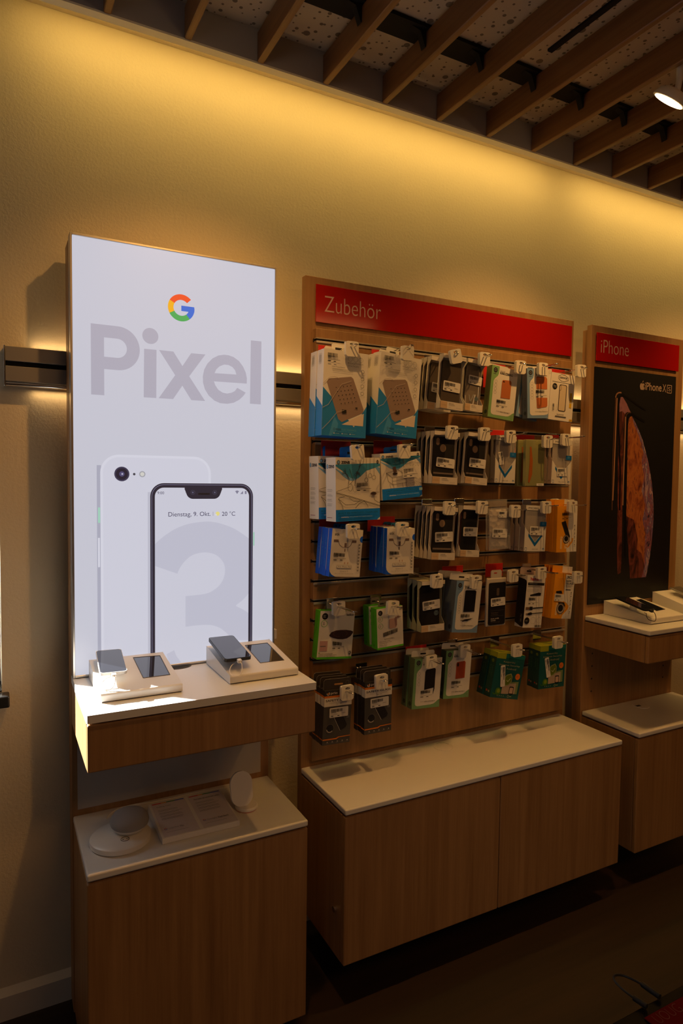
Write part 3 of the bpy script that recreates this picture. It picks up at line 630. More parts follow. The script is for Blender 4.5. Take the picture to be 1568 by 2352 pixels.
def phone_on(name, label, px, p0, n, lift, th, body, screen, cam_px=None):
    pts = [atP(a, c, p0 + n * (lift + th), n) for a, c in px]
    c = sum(pts, Vector()) / 4; X = ((pts[1] - pts[0]) + (pts[2] - pts[3])).normalized(); Yv = n.cross(X).normalized(); X = Yv.cross(n)
    w = ((pts[1] - pts[0]).length + (pts[2] - pts[3]).length) / 4; h_ = ((pts[0] - pts[3]).length + (pts[1] - pts[2]).length) / 4
    M = Matrix((X, Yv, n)).transposed().to_4x4(); M.translation = c - n * th
    e = empty(name, label, 'phone', M=M)
    r = 0.009; outl = []
    for cxx, cyy, a0 in ((w - r, h_ - r, 0), (-w + r, h_ - r, 90), (-w + r, -h_ + r, 180), (w - r, -h_ + r, 270)):
        outl += [(cxx + r * math.cos(math.radians(a0 + 15 * i)), cyy + r * math.sin(math.radians(a0 + 15 * i)), 0) for i in range(7)]
    bb = MB(); bb.extr(outl, (0, 0, th), body); o_ = bb.build('phone_body', e); md = o_.modifiers.new('edge', 'BEVEL'); md.width = 0.0015; md.segments = 2; md.limit_method = 'ANGLE'
    k = 0.96; MB().poly([(x * k, y * 0.975, th + 0.0003) for x, y, _ in outl], screen).build('screen', e)
    return e, c, X, Yv, w, h_
hb1 = atY(201.7, 1506, -0.132).z - 1.032; hf1 = atY(238, 1595, -0.397).z - 1.032
st1, p01, n1 = stand('phone_stand', 'white wedge-shaped phone stand at the sunlit left end of the shelf', 0.229, 0.434, -0.160, -0.397, 1.032, hb1 * 0.93, hf1, [(306, 1510.7), (367, 1506), (390, 1550), (329, 1557.6)])
ph1, c1, X1v, Y1v, w1, h1 = phone_on('phone', 'white-edged phone with dark screen held above the sunlit left stand', [(215, 1495.4), (274.4, 1490.2), (296.4, 1540.4), (234.2, 1546)], p01, n1, 0.022, 0.008, WHITE_PL, GLASSK)
hb2 = atY(466, 1474.4, -0.128).z - 1.032; hf2 = atY(526, 1554, -0.392).z - 1.032
st2, p02, n2 = stand('phone_stand', 'white wedge-shaped phone stand at the right end of the left shelf', 0.566, 0.770, -0.162, -0.392, 1.032, hb2 * 0.94, hf2, [(562.8, 1482.7), (613.6, 1477), (652, 1516.5), (597.8, 1523)])
ph2, c2, X2v, Y2v, w2, h2 = phone_on('phone', 'black phone with notched screen held above the right stand of the left shelf', [(478, 1463.9), (537.6, 1459.4), (575.2, 1507.1), (516.9, 1515.8)], p02, n2, 0.026, 0.009, BLACK, GLASSK)
def holder_and_cable(c, X, Yv, n, w, h_, lift, th, cable, who, stn):
    base = c - n * th
    M = Matrix((X, Yv, n)).transposed().to_4x4(); M.translation = base - n * lift
    e = empty('phone_holder', 'clear holder post under the %s' % who, 'phone holder', M=M)
    MB().lathe([(0.020, 0.0004), (0.020, 0.004), (0.014, 0.006), (0.014, lift - 0.006), (0.019, lift - 0.0012), (0.019, lift - 0.0004)], WHITE_PL).build('post', e, smooth=True)
    cb = empty('security_cable', '%s cable looping from the %s' % ('black' if cable is BLACK else 'white', who), 'cable', M=M)
    MB().box(-0.006, 0.006, -h_ - 0.016, -h_ - 0.0006, lift - 0.001, lift + th - 0.001, cable, 0.0015, 2).build('plug', cb)
    y0 = -h_ - 0.016
    MB().tube(smooth_path([(0, y0, lift + 0.004), (0.001, y0 - 0.010, lift), (-0.002, y0 - 0.022, lift * 0.5), (-0.012, y0 - 0.030, 0.004), (-0.024, y0 - 0.028, 0.004), (-0.032, y0 - 0.016, 0.006), (-0.030, y0 - 0.002, lift * 0.5), (-0.020, y0 + 0.010, lift * 0.75), (-0.010, y0 + 0.024, lift * 0.6), (0, y0 + 0.040, lift * 0.5)]), 0.0013, cable, 8).build('cord', cb, smooth=True)
holder_and_cable(c1, X1v, Y1v, n1, w1, h1, 0.022, 0.008, WHITE_PL, 'white-edged phone on the sunlit left stand', st1)
holder_and_cable(c2, X2v, Y2v, n2, w2, h2, 0.026, 0.009, WHITE_PL, 'black phone on the right stand of the left shelf', st2)
# stands on the right-hand shelf
k7 = 228 / 1568
def s7(x, y): return (1340 + x * k7, 1320 + y * k7)
zt3 = 1.034
fl = atZ(*s7(1035, 800), zt3); bl = atZ(*s7(215, 590), zt3); fr3 = atZ(*s7(1505, 722), zt3)
hb3 = atY(*s7(255, 368), bl.y).z - zt3; hf3 = atY(*s7(1050, 695), fl.y).z - zt3
xm = (fl.x + bl.x) / 2
st3, p03, n3 = stand('phone_stand', 'white wedge-shaped phone stand at the left end of the right shelf', xm, xm + 0.205, max(bl.y, -0.40) if bl.y < -0.15 else -0.155, fl.y, zt3, hb3, hf3, [s7(830, 400), s7(905, 385), s7(1285, 548), s7(1150, 575)])
ph3, c3, X3v, Y3v, w3, h3 = phone_on('phone', 'black phone showing small icons above the left stand of the right shelf', [s7(490, 345), s7(650, 332), s7(1130, 545), s7(955, 545)], p03, n3, 0.028, 0.008, BLACK, mat('phone_screen_icons', (0.01, 0.012, 0.02), 0.1, coat=1.0))
holder_and_cable(c3, X3v, Y3v, n3, w3, h3, 0.028, 0.008, BLACK, 'black phone on the right shelf', st3)
q4 = atY(1498, 1358, -0.150); hb4 = q4.z - zt3
st4, p04, n4 = stand('phone_stand', 'second white phone stand cut off by the right edge of the picture', q4.x, q4.x + 0.19, -0.150, fl.y + 0.02, zt3, hb4, hf3, None)
X = Vector((1, 0, 0)); Yv = n4.cross(X).normalized(); c = p04 + Vector((0.005, 0, 0)) - Yv * 0.105 + n4 * 0.028
if Yv.y < 0: Yv = -Yv; c = p04 + Vector((0.005, 0, 0)) - Yv * 0.105 + n4 * 0.028; X = Yv.cross(n4)
M = Matrix((X, Yv, n4)).transposed().to_4x4(); M.translation = c - n4 * 0.008
e = empty('phone', 'silver-edged phone on the stand cut off by the right picture edge', 'phone', M=M)
MB().box(-0.036, 0.036, -0.073, 0.073, 0, 0.008, ALU, 0.003, 3).build('phone_body', e); MB().box(-0.033, 0.033, -0.070, 0.070, 0.0081, 0.0086, GLASSK).build('screen', e)
holder_and_cable(c, X, Yv, n4, 0.036, 0.073, 0.020, 0.008, BLACK, 'silver-edged phone by the right picture edge', st4)

# ------------------------------------------------------------------ things on the left cabinet
zc = 0.620
q = atZ(277, 1922, zc + 0.012)
sp_ = empty('table_socket', 'round white table socket with a small socket symbol on the cabinet top', 'power base', (q.x, q.y, zc))
rb_ = (atZ(347, 1912, zc + 0.012) - atZ(209, 1918, zc + 0.012)).length / 2
MB().lathe([(rb_ * 0.93, 0.0003), (rb_ * 0.99, 0.004), (rb_, 0.010), (rb_ * 0.99, 0.016), (rb_ * 0.93, 0.0195), (rb_ * 0.55, 0.0215), (0.001, 0.0215)], WHITE_PL, seg=64).build('disc_body', sp_, smooth=True)
ic = MB(); q2 = atZ(287, 1928, zc + 0.021) - Vector((q.x, q.y, zc)); zz = 0.0222
ic.tube([(q2.x + 0.0105 * math.cos(a), q2.y + 0.0105 * math.sin(a), zz) for a in [math.pi * i / 12 for i in range(24)]], 0.0006, INK, 6, closed=True)
for sx in (-0.005, 0.005): ic.box(q2.x + sx - 0.0012, q2.x + sx + 0.0012, q2.y - 0.001, q2.y + 0.001, zz - 0.0006, zz + 0.0004, INK)
ic.build('socket_symbol', sp_)
q = atZ(297, 1884, zc + 0.045)
ms = empty('smart_speaker', 'small pebble-shaped speaker with grey knit top resting on the round base', 'speaker', (q.x, q.y, zc + 0.0215))
rs = (atZ(341, 1880, zc + 0.045) - atZ(253, 1884, zc + 0.045)).length / 2
tilt = Matrix.Rotation(math.radians(6), 4, 'X')
MB(tilt).lathe([(rs * 0.45, 0.005), (rs * 0.8, 0.008), (rs * 0.95, 0.017), (rs * 0.985, 0.021)], WHITE_PL, seg=56).build('lower_shell', ms, smooth=True)
MB(tilt).lathe([(rs * 0.985, 0.0212), (rs, 0.026), (rs * 0.97, 0.033), (rs * 0.88, 0.040), (rs * 0.68, 0.0455), (rs * 0.4, 0.048), (0.001, 0.049)], FABRIC, seg=56).build('knit_cover', ms, smooth=True)
MB().lathe([(rs * 0.4, -0.0002), (rs * 0.4, 0.010)], WHITE_PL).build('foot', ms)
# information plate
zi = zc + 0.0165
cn = [atZ(340.8, 1847, zi + 0.010), atZ(508, 1812.7, zi + 0.010), atZ(548, 1885.4, zi), atZ(371.7, 1927.2, zi)]
xa = (cn[0].x + cn[3].x) / 2; xb = (cn[1].x + cn[2].x) / 2; ya = (cn[0].y + cn[1].y) / 2; yb_ = (cn[2].y + cn[3].y) / 2
ip = empty('info_plate', 'white information plate with two printed cards on the cabinet top', 'info plate', ((xa + xb) / 2, ya, zc))
ww = (xb - xa) / 2; dd = yb_ - ya
b_ = MB(); b_.extr([(-ww, 0, 0.0003), (-ww, 0, 0.0265), (-ww, dd, 0.0165), (-ww, dd, 0.0003)], (2 * ww, 0, 0), WHITE_PL); o = b_.build('plate', ip); md = o.modifiers.new('edge', 'BEVEL'); md.width = 0.002; md.segments = 2; md.limit_method = 'ANGLE'
for i, (tt, b1, b2) in enumerate((('Großartig, in mini.', 'Google Home', 'Mini'), ('Viel mehr als kabelloses Laden.', 'Google', 'Pixel Stand'))):
    pcd = MB(); O = Vector((-ww + 0.006 + i * ww, -0.004, 0.0268 - 0.0002)); U = Vector((ww - 0.010, 0, 0)); Vv = -(Vector((0, dd + 0.008, -0.0100)))
    dc = Decal(pcd, O, U, Vv, 0.0004); dc.rect(0, 0, 1, 1, mat('info_paper', (0.66, 0.60, 0.62), 0.6)); dc.lift = 0.0002; dc.k = 3
    for j, (a, e, m) in enumerate(((0.03, 0.30, ink(200, 40, 40)), (0.30, 0.45, ink(220, 150, 50)), (0.45, 0.70, ink(60, 130, 80)), (0.70, 0.97, ink(50, 90, 190)))): dc.rect(a, 0.02, e, 0.045, m)
    dc.text(0.12, 0.12, 0.12 + (0.42 if i == 0 else 0.8), 0.17, tt, MIDI); 
    for g in range(4): dc.lines(0.12, 0.25 + 0.085 * g, 0.85, 0.28 + 0.085 * g, 2, MIDI, 0.012)
    dc.ring(0.12, 0.80, 0.035, 0.018, ink(60, 90, 180), a0=0, a1=180); dc.ring(0.12, 0.80, 0.035, 0.018, ink(200, 60, 50), a0=180, a1=330)
    dc.text(0.2, 0.78, 0.48, 0.83, b1 if i else 'Google Home', GREYI); dc.text(0.52, 0.78, 0.62 if i == 0 else 0.82, 0.83, b2, MIDI)
    dc.lines(0.1, 0.90, 0.9, 0.90, 1, MIDI, 0.008); pcd.build('printed_card', ip)
# wireless charging stand
q = atZ(566, 1851, zc + 0.006); rr_ = (atZ(592, 1850, zc + 0.006) - atZ(540, 1850, zc + 0.006)).length / 2
ws = empty('charging_stand', 'white upright wireless charging stand on a round foot', 'charging stand', (q.x, q.y, zc))
MB().lathe([(rr_ * 0.93, 0.0003), (rr_ * 0.96, 0.0022)], REDC, seg=48).build('red_foot_ring', ws)
MB().lathe([(rr_ * 0.97, 0.0024), (rr_, 0.005), (rr_ * 0.98, 0.009), (rr_ * 0.9, 0.0115), (0.001, 0.012)], WHITE_PL, seg=48).build('round_foot', ws, smooth=True)
lo = atY(553, 1846, q.y); hi = atY(554, 1761, q.y + 0.025); wl = atY(527, 1800, q.y + 0.01); wr = atY(581, 1800, q.y + 0.01)
cw = (wr.x - wl.x) / 2 * 0.92; ch = (hi.z - lo.z); cxo = (wl.x + wr.x) / 2 - q.x; T = Matrix.Translation((cxo, -0.008, 0.010)) @ Matrix.Rotation(math.radians(-16), 4, 'X')
outl = [(cw * math.cos(math.radians(a)), 0, (ch - cw if 0 <= a <= 180 else cw) + cw * math.sin(math.radians(a))) for a in range(0, 360, 12)]
o = MB(T).extr(outl, (0, 0.010, 0), WHITE_PL).build('upright_pad', ws); md = o.modifiers.new('edge', 'BEVEL'); md.width = 0.003; md.segments = 3; md.limit_method = 'ANGLE'; md.angle_limit = math.radians(50)
MB().box(cxo - 0.006, cxo + 0.006, 0.002, 0.016, 0.0115, 0.040, WHITE_PL, 0.003, 2).build('neck', ws)
# thin white cable behind the speaker
z_ = zc + 0.0022; cp = [atZ(x, y, z_) for x, y in ((243, 1880), (262, 1862), (300, 1850), (345, 1843), (400, 1832), (440, 1822), (500, 1812), (545, 1806), (563, 1812))]
tag(MB().tube(smooth_path([p - cp[0] for p in cp]), 0.0018, WHITE_PL, 8).build('charging_cable', smooth=True), 'thin white cable lying along the back of the left cabinet top', 'cable').location = cp[0]

# ------------------------------------------------------------------ ceiling spotlights
LAMP = mat('lamp_diffuser', (1, 1, 1), 0.4, emit=((1, 0.70, 0.34), 9.0))
nrm = Vector((-0.171, 0.584, -0.793)).normalized()
for i, (x, e) in enumerate(SPOTS):
    Z = nrm; X = Vector((1, 0, 0)); X = (X - Z * X.dot(Z)).normalized(); Y = Z.cross(X)
    M = Matrix((X, Y, Z)).transposed().to_4x4(); M.translation = Vector((x, -0.756, 2.75))
    sl = empty('ceiling_spotlight', ['white round spotlight hanging below the slats above the light box', 'glowing round white spotlight hanging below the ceiling slats at upper right', 'white round spotlight further right along the slats'][i], 'spotlight', M=M, group='spotlights in a row below the slats')
    hs = MB(); hs.lathe([(0.030, -0.030), (0.044, -0.022), (0.052, -0.006), (0.053, 0.0), (0.046, 0.001)], WHITE_PL, seg=48); hs.v = hs.v; hs.build('housing', sl, smooth=True)
    MB().lathe([(0.0455, 0.0012), (0.0455, 0.0020)], LAMP, seg=48).build('diffuser', sl)
    inv = M.inverted(); a_ = inv @ Vector((x + 0.012, -0.77, 2.758)); b__ = inv @ Vector((x + 0.012, -0.78, 2.800)); c__ = inv @ Vector((x + 0.012, -0.78, 2.929))
    MB().tube([a_, b__, c__], 0.009, WHITE_PL, 12).build('stem', sl, smooth=True)

# ------------------------------------------------------------------ dark counter in the foreground
fc = empty('display_counter', 'dark glossy counter corner at the bottom right of the picture', 'counter', (1.1, -1.72, 0))
MB().box(-0.8, 0.8, -0.17, 0.17, 0.868, 0.900, mat('dark_gloss', (0.004, 0.003, 0.003), 0.3, spec=0.1), 0.0015, 2).build('counter_top', fc)
MB().box(-0.77, 0.77, -0.15, 0.14, 0.0, 0.8675, BLACK, 0.002, 1).build('counter_body', fc)
fa = atZ(1568, 2287, 0.9025); fb = atZ(1497, 2352, 0.9025); yf_ = fa.y; xl_ = fb.x
rs_ = empty('counter_sign', 'dark red sign lying on the foreground counter at the bottom right', 'sign', (xl_ + 0.3, yf_, 0.900))
b_ = MB(); b_.box(-0.30, 0.30, -0.20, 0, 0.0003, 0.0025, mat('dark_red_acrylic', (0.10, 0.002, 0.002), 0.5, spec=0.05), 0.0008, 1); d = Decal(b_, (-0.30, 0, 0.0025), (0.60, 0, 0), (0, 0.20, 0), 0.0003)
pa = atZ(1516, 2352, 0.9028); pe = atZ(1560, 2322, 0.9028)
u0 = (pa.x - xl_) / 0.60; u1 = (pe.x - xl_) / 0.60; v1 = (yf_ - pa.y) / 0.20
d.text(u0, v1 - 0.07, u1 + 0.01, v1, 'UOUG', mat('dim_lettering', (0.14, 0.03, 0.02), 0.6), -0.02)
b_.build('red_plate', rs_)
z_ = 0.905
lp = [atZ(x, y, z_) for x, y in ((1474, 2304), (1462, 2297), (1450, 2288), (1438, 2279), (1425, 2268), (1414, 2256), (1409, 2247), (1411, 2241), (1419, 2239), (1432, 2241), (1448, 2247), (1464, 2255), (1478, 2263))]
cs = [atZ(1462, 2297, z_), atZ(1490, 2300, z_)]
lpo = lp[0].copy(); lc = empty('black_cable_loop', 'thin black cable loop sticking out over the foreground counter edge', 'cable', lpo)
MB().tube(smooth_path([p - lpo for p in lp]), 0.0016, BLACK, 8).build('loop', lc, smooth=True)
for a, c in (((1455, 2292), (1485, 2312)), ((1474, 2261), (1515, 2290))):
    A_, B_ = atZ(*a, z_) - lpo, atZ(*c, z_) - lpo; MB().tube([A_, B_], 0.0036, BLACK, 10).build('sleeve', lc, smooth=True)

# ------------------------------------------------------------------ hooks, security tags
TAGS = [(807,791,820,783),(935,804,948,794),(1048,814,1052,804),(1111,823,1129,808),(1194,841,1206,829),(1245,848,1281,829),(1333,851,1349,838),
(820,1033,829,1024),(927,1034,949,1022),(1037,992,1052,979),(1111,996,1130,983),(1171,1002,1209,988),(1256,1011,1278,1001),(1298,1010,1343,996),
(810,1219,824,1208),(923,1216,937,1204),(1031,1168,1045,1155),(1106,1166,1122,1154),(1182,1171,1209,1164),(1253,1164,1282,1155),(1313,1163,1347,1154),
(777,1399,818,1399),(901,1397,922,1389),(1002,1337,1013,1324),(1092,1338,1105,1327),(1177,1324,1206,1316),(1242,1319,1281,1311),(1325,1324,1339,1317),
(989,1514,1019,1519),(1066,1498,1105,1497),(1186,1493,1205,1488),(1280,1475,1305,1471),(796,1598,811,1586),(875,1567,887,1558)]
ROLLS = {3: -14, 8: -6, 12: -3, 23: 2}
WHO = ['the first white and teal power station box', 'the second white and teal power station box', 'the tinted clear case packs', 'the glossy clear case pack', 'the green-edged box with tan case', 'the blue-edged box with tan wallet', 'the white carton of a clear bumper case',
 'the large white and blue charger box', 'the small white and blue charger box', 'the dark case packs below the top row', 'the second dark case packs below the top row', 'the clear pack with blue arrow, second row', 'the yellow-gold foil pack', 'the rightmost blue arrow pack, second row',
 'the left blue-spined cable boxes', 'the right blue-spined cable boxes', 'the five dark case packs, third row', 'the black case pack without round hole', 'the crumpled clear bag', 'the blue arrow pack, third row', 'the upper orange boxes',
 'the lower left green charger box', 'the green wall charger boxes', 'the black book case packs', 'the blue-edged box with black wallet', 'the white blister with black case', 'the black and white cable box', 'the lower orange boxes',
 'the green-edged boxes with black case', 'the green-edged box with rust-red case', 'the left dark green software boxes', 'the right dark green software boxes', 'the left dark grey screen glass packs', 'the right dark grey screen glass packs']
HK = []
hook_mesh = {}
def make_hook(i, X, z, tip):
    base = -0.1665; zs = min(SLOTS, key=lambda q: abs(q - z)) if abs(min(SLOTS, key=lambda q: abs(q - z)) - z) < 0.02 else z
    e = empty('display_hook', 'chrome double-wire hook holding ' + WHO[i], 'hook', (X, -0.1675, z - 0.012), 'chrome hooks on the slatwall')
    br = MB(); br.box(-0.022, 0.022, 0.0, 0.0015, -0.012, 0.030, CHROME, 0.0005, 1); br.build('bracket_plate', e)
    r = 0.0062; y1 = tip + 0.1675 + r
    path = [(-r, -0.0005, 0.009), (-r, (y1) * 0.5, 0.010), (-r, y1 + 0.012, 0.010)]
    path += [(r * math.cos(math.radians(a)), y1 + 0.002 + r * math.sin(math.radians(a)) * 1.0, 0.0125) for a in (180, 210, 240, 270, 300, 330, 360)]
    path += [(r, y1 + 0.012, 0.010), (r, y1 * 0.5, 0.010), (r, -0.0005, 0.009)]
    MB().tube(path, 0.0019, CHROME, 8).build('wire_prong', e, smooth=True)
    return e
def ring_plate(M, hw, hh, th, hole, m):
    """rounded plate with an oval hole through which the hook wires pass"""
    mb = MB(M); n = 32; r = 0.006; out = []; inn = []
    hx, hz, rx, rz = hole
    for i in range(n):
        a = 2 * math.pi * i / n; ca, sa = math.cos(a), math.sin(a)
        inn.append((hx + rx * ca, hz + rz * sa))
        t = min((hw - hx if ca > 0 else hw + hx) / abs(ca) if abs(ca) > 1e-6 else 9, (hh - hz if sa > 0 else hh + hz) / abs(sa) if abs(sa) > 1e-6 else 9)
        x, z = hx + t * ca, hz + t * sa
        cxx, czz = (hw - r) * (1 if x > 0 else -1), (hh - r) * (1 if z > 0 else -1)
        if abs(x) > hw - r and abs(z) > hh - r:
            v = Vector((x - cxx, z - czz)).normalized() * r; x, z = cxx + v.x, czz + v.y
        out.append((x, z))
    for y, fl_ in ((-th / 2, False), (th / 2, True)):
        mb.add([(x, y, z) for x, z in out + inn], [((i, (i + 1) % n, n + (i + 1) % n, n + i) if not fl_ else (n + i, n + (i + 1) % n, (i + 1) % n, i)) for i in range(n)], m)
    mb.extr([(x, -th / 2, z) for x, z in out], (0, th, 0), m, caps=False); mb.extr([(x, -th / 2, z) for x, z in inn], (0, th, 0), m, caps=False)
    return mb
for i, (a, b_, c, e_) in enumerate(TAGS):
    t = atY(c, e_, -0.33); g = atX(a, b_, t.x); gy = min(max(g.y, -0.315), -0.20)
    HK.append((t.x, t.z, gy))
for i, (X, z, gy) in enumerate(HK):
    make_hook(i, X, z - 0.010 + (0.012 if i in (1, 7, 8) else 0), -0.33)
    e = empty('security_tag', 'square white security tag in front of ' + WHO[i], 'security tag', (X, gy, z - 0.030), 'white security tags on the hooks')
    M = Matrix.Translation((0, 0, 0.0)) @ Matrix.Rotation(math.radians(ROLLS.get(i + 1, random.uniform(-2, 2))), 4, 'Y')
    gz = atX(TAGS[i][0], TAGS[i][1], X).z - (z - 0.030)
    M = Matrix.Translation((0, 0, 0.011)) @ M
    mb = ring_plate(M, 0.0225, 0.0235, 0.012, (0, 0.0165 - 0.002, 0.0088, 0.0042), TAGM)
    o = mb.build('tag_body', e); md = o.modifiers.new('edge', 'BEVEL'); md.width = 0.0012; md.segments = 2; md.limit_method = 'ANGLE'; md.angle_limit = math.radians(60)

# ------------------------------------------------------------------ packages
class Pk:
    def __init__(s, root, W, H, Dp): s.root, s.W, s.H, s.D = root, W, H, Dp
def pose(TL, TR, BL, y, yaw=0.0):
    A = atY(*TL, y); B = atY(*BL, y); H = (A - B).length; a = math.atan2(A.x - B.x, A.z - B.z)
    R = Matrix.Rotation(a, 3, 'Y') @ Matrix.Rotation(math.radians(yaw), 3, 'Z')
    ux = R @ Vector((1, 0, 0)); lo, hi = 0.01, 0.4
    for _ in range(40):
        w = (lo + hi) / 2
        if proj(A + ux * w)[0] < TR[0]: lo = w
        else: hi = w
    W = (lo + hi) / 2
    M = R.to_4x4(); M.translation = B + ux * (W / 2)
    return M, W, H
def P(name_, label_, cat_, TL, TR, BL, y, D_, design, yaw=0.0, group=None, **kw):
    M, W, H = pose(TL, TR, BL, y, yaw)
    e = empty(name_, label_, cat_, M=M, group=group)
    design(Pk(e, W, H, D_), **kw)
    return e
PLACE = ['front', 'second', 'third', 'fourth', 'fifth']
def behind(e, n, step, desc, grp, dz=0.0):
    """more of the same package on the same hook"""
    e['group'] = grp
    for k in range(1, n + 1):
        c = copy_tree(e); c.matrix_world = Matrix.Translation((random.uniform(-0.002, 0.002), step * k, dz * k + random.uniform(-0.001, 0.001))) @ e.matrix_world
        c['label'] = desc + ', %s from the front' % PLACE[k]
def carton(p, front, left=None, top=None, bottom=None, right=None, name='carton', prints=None, side=None):
    W, H, D_ = p.W, p.H, p.D; left = left or front; top = top or left; bottom = bottom or left; right = right or left
    mb = MB(); w = W / 2
    mb.poly([(-w, 0, 0), (w, 0, 0), (w, 0, H), (-w, 0, H)], front); mb.poly([(w, D_, 0), (-w, D_, 0), (-w, D_, H), (w, D_, H)], left)
    mb.poly([(-w, D_, 0), (-w, 0, 0), (-w, 0, H), (-w, D_, H)], left); mb.poly([(w, 0, 0), (w, D_, 0), (w, D_, H), (w, 0, H)], right)
    mb.poly([(-w, 0, H), (w, 0, H), (w, D_, H), (-w, D_, H)], top); mb.poly([(-w, D_, 0), (w, D_, 0), (w, 0, 0), (-w, 0, 0)], bottom)
    if prints: prints(Decal(mb, (-w, 0, H), (W, 0, 0), (0, 0, H)))
    if side: side(Decal(mb, (-w, D_, H), (0, -D_, 0), (0, 0, H)))
    return mb.build(name, p.root)
def hang_tab(p, m, u0=0.25, u1=0.75, h=0.022, y=None, slot=True):
    W, H = p.W, p.H; y = p.D if y is None else y
    mb = MB(); x0 = -W / 2 + W * u0; x1 = -W / 2 + W * u1; r = min(0.005, h * 0.4)
    mb.extr([(x0, y, H + 0.0002), (x1, y, H + 0.0002), (x1, y, H + h - r), (x1 - r, y, H + h), (x0 + r, y, H + h), (x0, y, H + h - r)], (0, -0.0012, 0), m)
    if slot:
        d = Decal(mb, (x0, y - 0.0012, H + h), (x1 - x0, 0, 0), (0, 0, h)); c = 0.5; d.rrect(0.5 - 0.012 / (x1 - x0), 0.42, 0.5 + 0.012 / (x1 - x0), 0.66, 0.02, BLACK)
    return mb.build('hang_tab', p.root)
def F(p, u, v): return Vector((-p.W / 2 + p.W * u, -0.0003, p.H * (1 - v)))
def sticker(p, u0, v0, u1, v1, rot=0, y=0.0): 
    O = F(p, u0, v0); O.y = y - 0.0003; return price_sticker(p.root, O, (p.W * (u1 - u0), 0, 0), (0, 0, p.H * (v1 - v0)), math.radians(rot))
def backcard(i, dx0, dx1, z1, h, m=REDC):
    X = HK[i][0]; z = z1
    mb = MB(); mb.box(-(dx1 - dx0) / 2, (dx1 - dx0) / 2, -0.0012, 0, -h, 0, m, 0.0005, 1)
    o = mb.build('red_card'); o.location = (X + (dx0 + dx1) / 2, -0.1705, z)
    return tag(o, 'red card behind ' + WHO[i], 'card', 'red divider cards')

TEAL = ink(26, 132, 208); LTEAL = ink(66, 154, 222); WARMG = ink(150, 128, 118)
def egg(p):
    def pr(d):
        d.poly([(0, 0.44), (0.72, 0.88), (1, 0.62), (1, 1), (0, 1)], TEAL); d.poly([(0, 0.44), (0.22, 0.56), (0.34, 0.83), (0.16, 1), (0, 1)], TEAL); d.poly([(0.27, 0.76), (0.36, 0.85), (0.34, 0.93), (0.2, 1), (0.16, 1)], LTEAL)
        d.poly([(0.44, 0.86), (0.94, 0.71), (0.93, 0.86)], ink(225, 210, 195)); 
        d.poly([(0.12, 0.34), (0.62, 0.29), (0.67, 0.31), (0.93, 0.66), (0.92, 0.70), (0.44, 0.83), (0.36, 0.80), (0.08, 0.38)], WARMG)
        for r in range(5):
            for c in range(5): d.disc(0.29 + c * 0.082 + r * 0.030, 0.435 - c * 0.010 + r * 0.045, 0.010, INK, 1, 8)
        d.rect(0.735, 0.645, 0.78, 0.66, INK); d.rect(0.43, 0.685, 0.53, 0.725, INK)
        for pts in ([(0.0, 0.40), (0.12, 0.33), (0.24, 0.31), (0.34, 0.325)], [(0.0, 0.68), (0.12, 0.64), (0.25, 0.52), (0.40, 0.39), (0.62, 0.34)], [(0.0, 0.93), (0.15, 0.84), (0.32, 0.72), (0.48, 0.69)]): d.line(pts, 0.008, ink(190, 178, 168)); 
        for k in range(3): d.ring(0.58 + k * 0.12, 0.085, 0.048, 0.006, GREYI)
        d.text(0.53, 0.125, 0.68, 0.145, 'EGG', MIDI); d.text(0.69, 0.125, 0.88, 0.145, 'POWER', GREYI); d.text(0.53, 0.158, 0.77, 0.178, 'STATION', GREYI)
        d.text(0.18, 0.19, 0.46, 0.203, 'EGG PowerStation', MIDI); d.lines(0.18, 0.22, 0.7, 0.236, 2, GREYI, 0.006)
        for k in range(4): d.ring(0.87, 0.22 + 0.086 * k, 0.035, 0.007, MIDI); d.lines(0.8, 0.255 + 0.086 * k, 0.94, 0.255 + 0.086 * k, 1, GREYI, 0.004)
        printed_price(d, 0.07, 0.045, 0.43, 0.15)
        d.ring(0.26, 0.92, 0.018, 0.005, INK, 1.3); d.text(0.30, 0.91, 0.41, 0.93, 'EGG', INK, 0.02); d.text(0.43, 0.91, 0.76, 0.93, 'ELECTRONICS', ink(90, 165, 185)); d.text(0.34, 0.94, 0.68, 0.953, 'Powering your lifestyle', ink(90, 165, 185))
        for k in range(3): d.disc(0.26 + 0.18 * k, 0.968, 0.011, CARD, 1, 8); d.lines(0.28 + 0.18 * k, 0.968, 0.4 + 0.18 * k, 0.968, 1, ink(150, 190, 200), 0.006)
    def sd(d):
        d.poly([(0, 0.53), (1, 0.66), (1, 1), (0, 1)], TEAL)
        for k in range(6):
            for j in range(2): d.ring(0.35 + 0.22 * j, 0.06 + 0.018 * k, 0.10, 0.02, GREYI, 1, 8)
    carton(p, CARD, CARD, CARD, TEAL, prints=pr, side=sd); hang_tab(p, CARD, 0.3, 0.62, 0.030, 0.045)
e = P('power_station_box', 'white and teal power station box, top left corner, in front', 'box', (744.3, 799.6), (845.7, 807.4), (737.8, 999.2), -0.275, 0.044, egg); behind(e, 1, 0.0475, 'white and teal power station box, top left corner', 'power station boxes, left hook')
e = P('power_station_box', 'white and teal power station box, right of the two, in front', 'box', (875.5, 805.7), (968.2, 815.2), (862, 995), -0.275, 0.044, egg, yaw=4); behind(e, 1, 0.0475, 'white and teal power station box, right of the two', 'power station boxes, second hook')

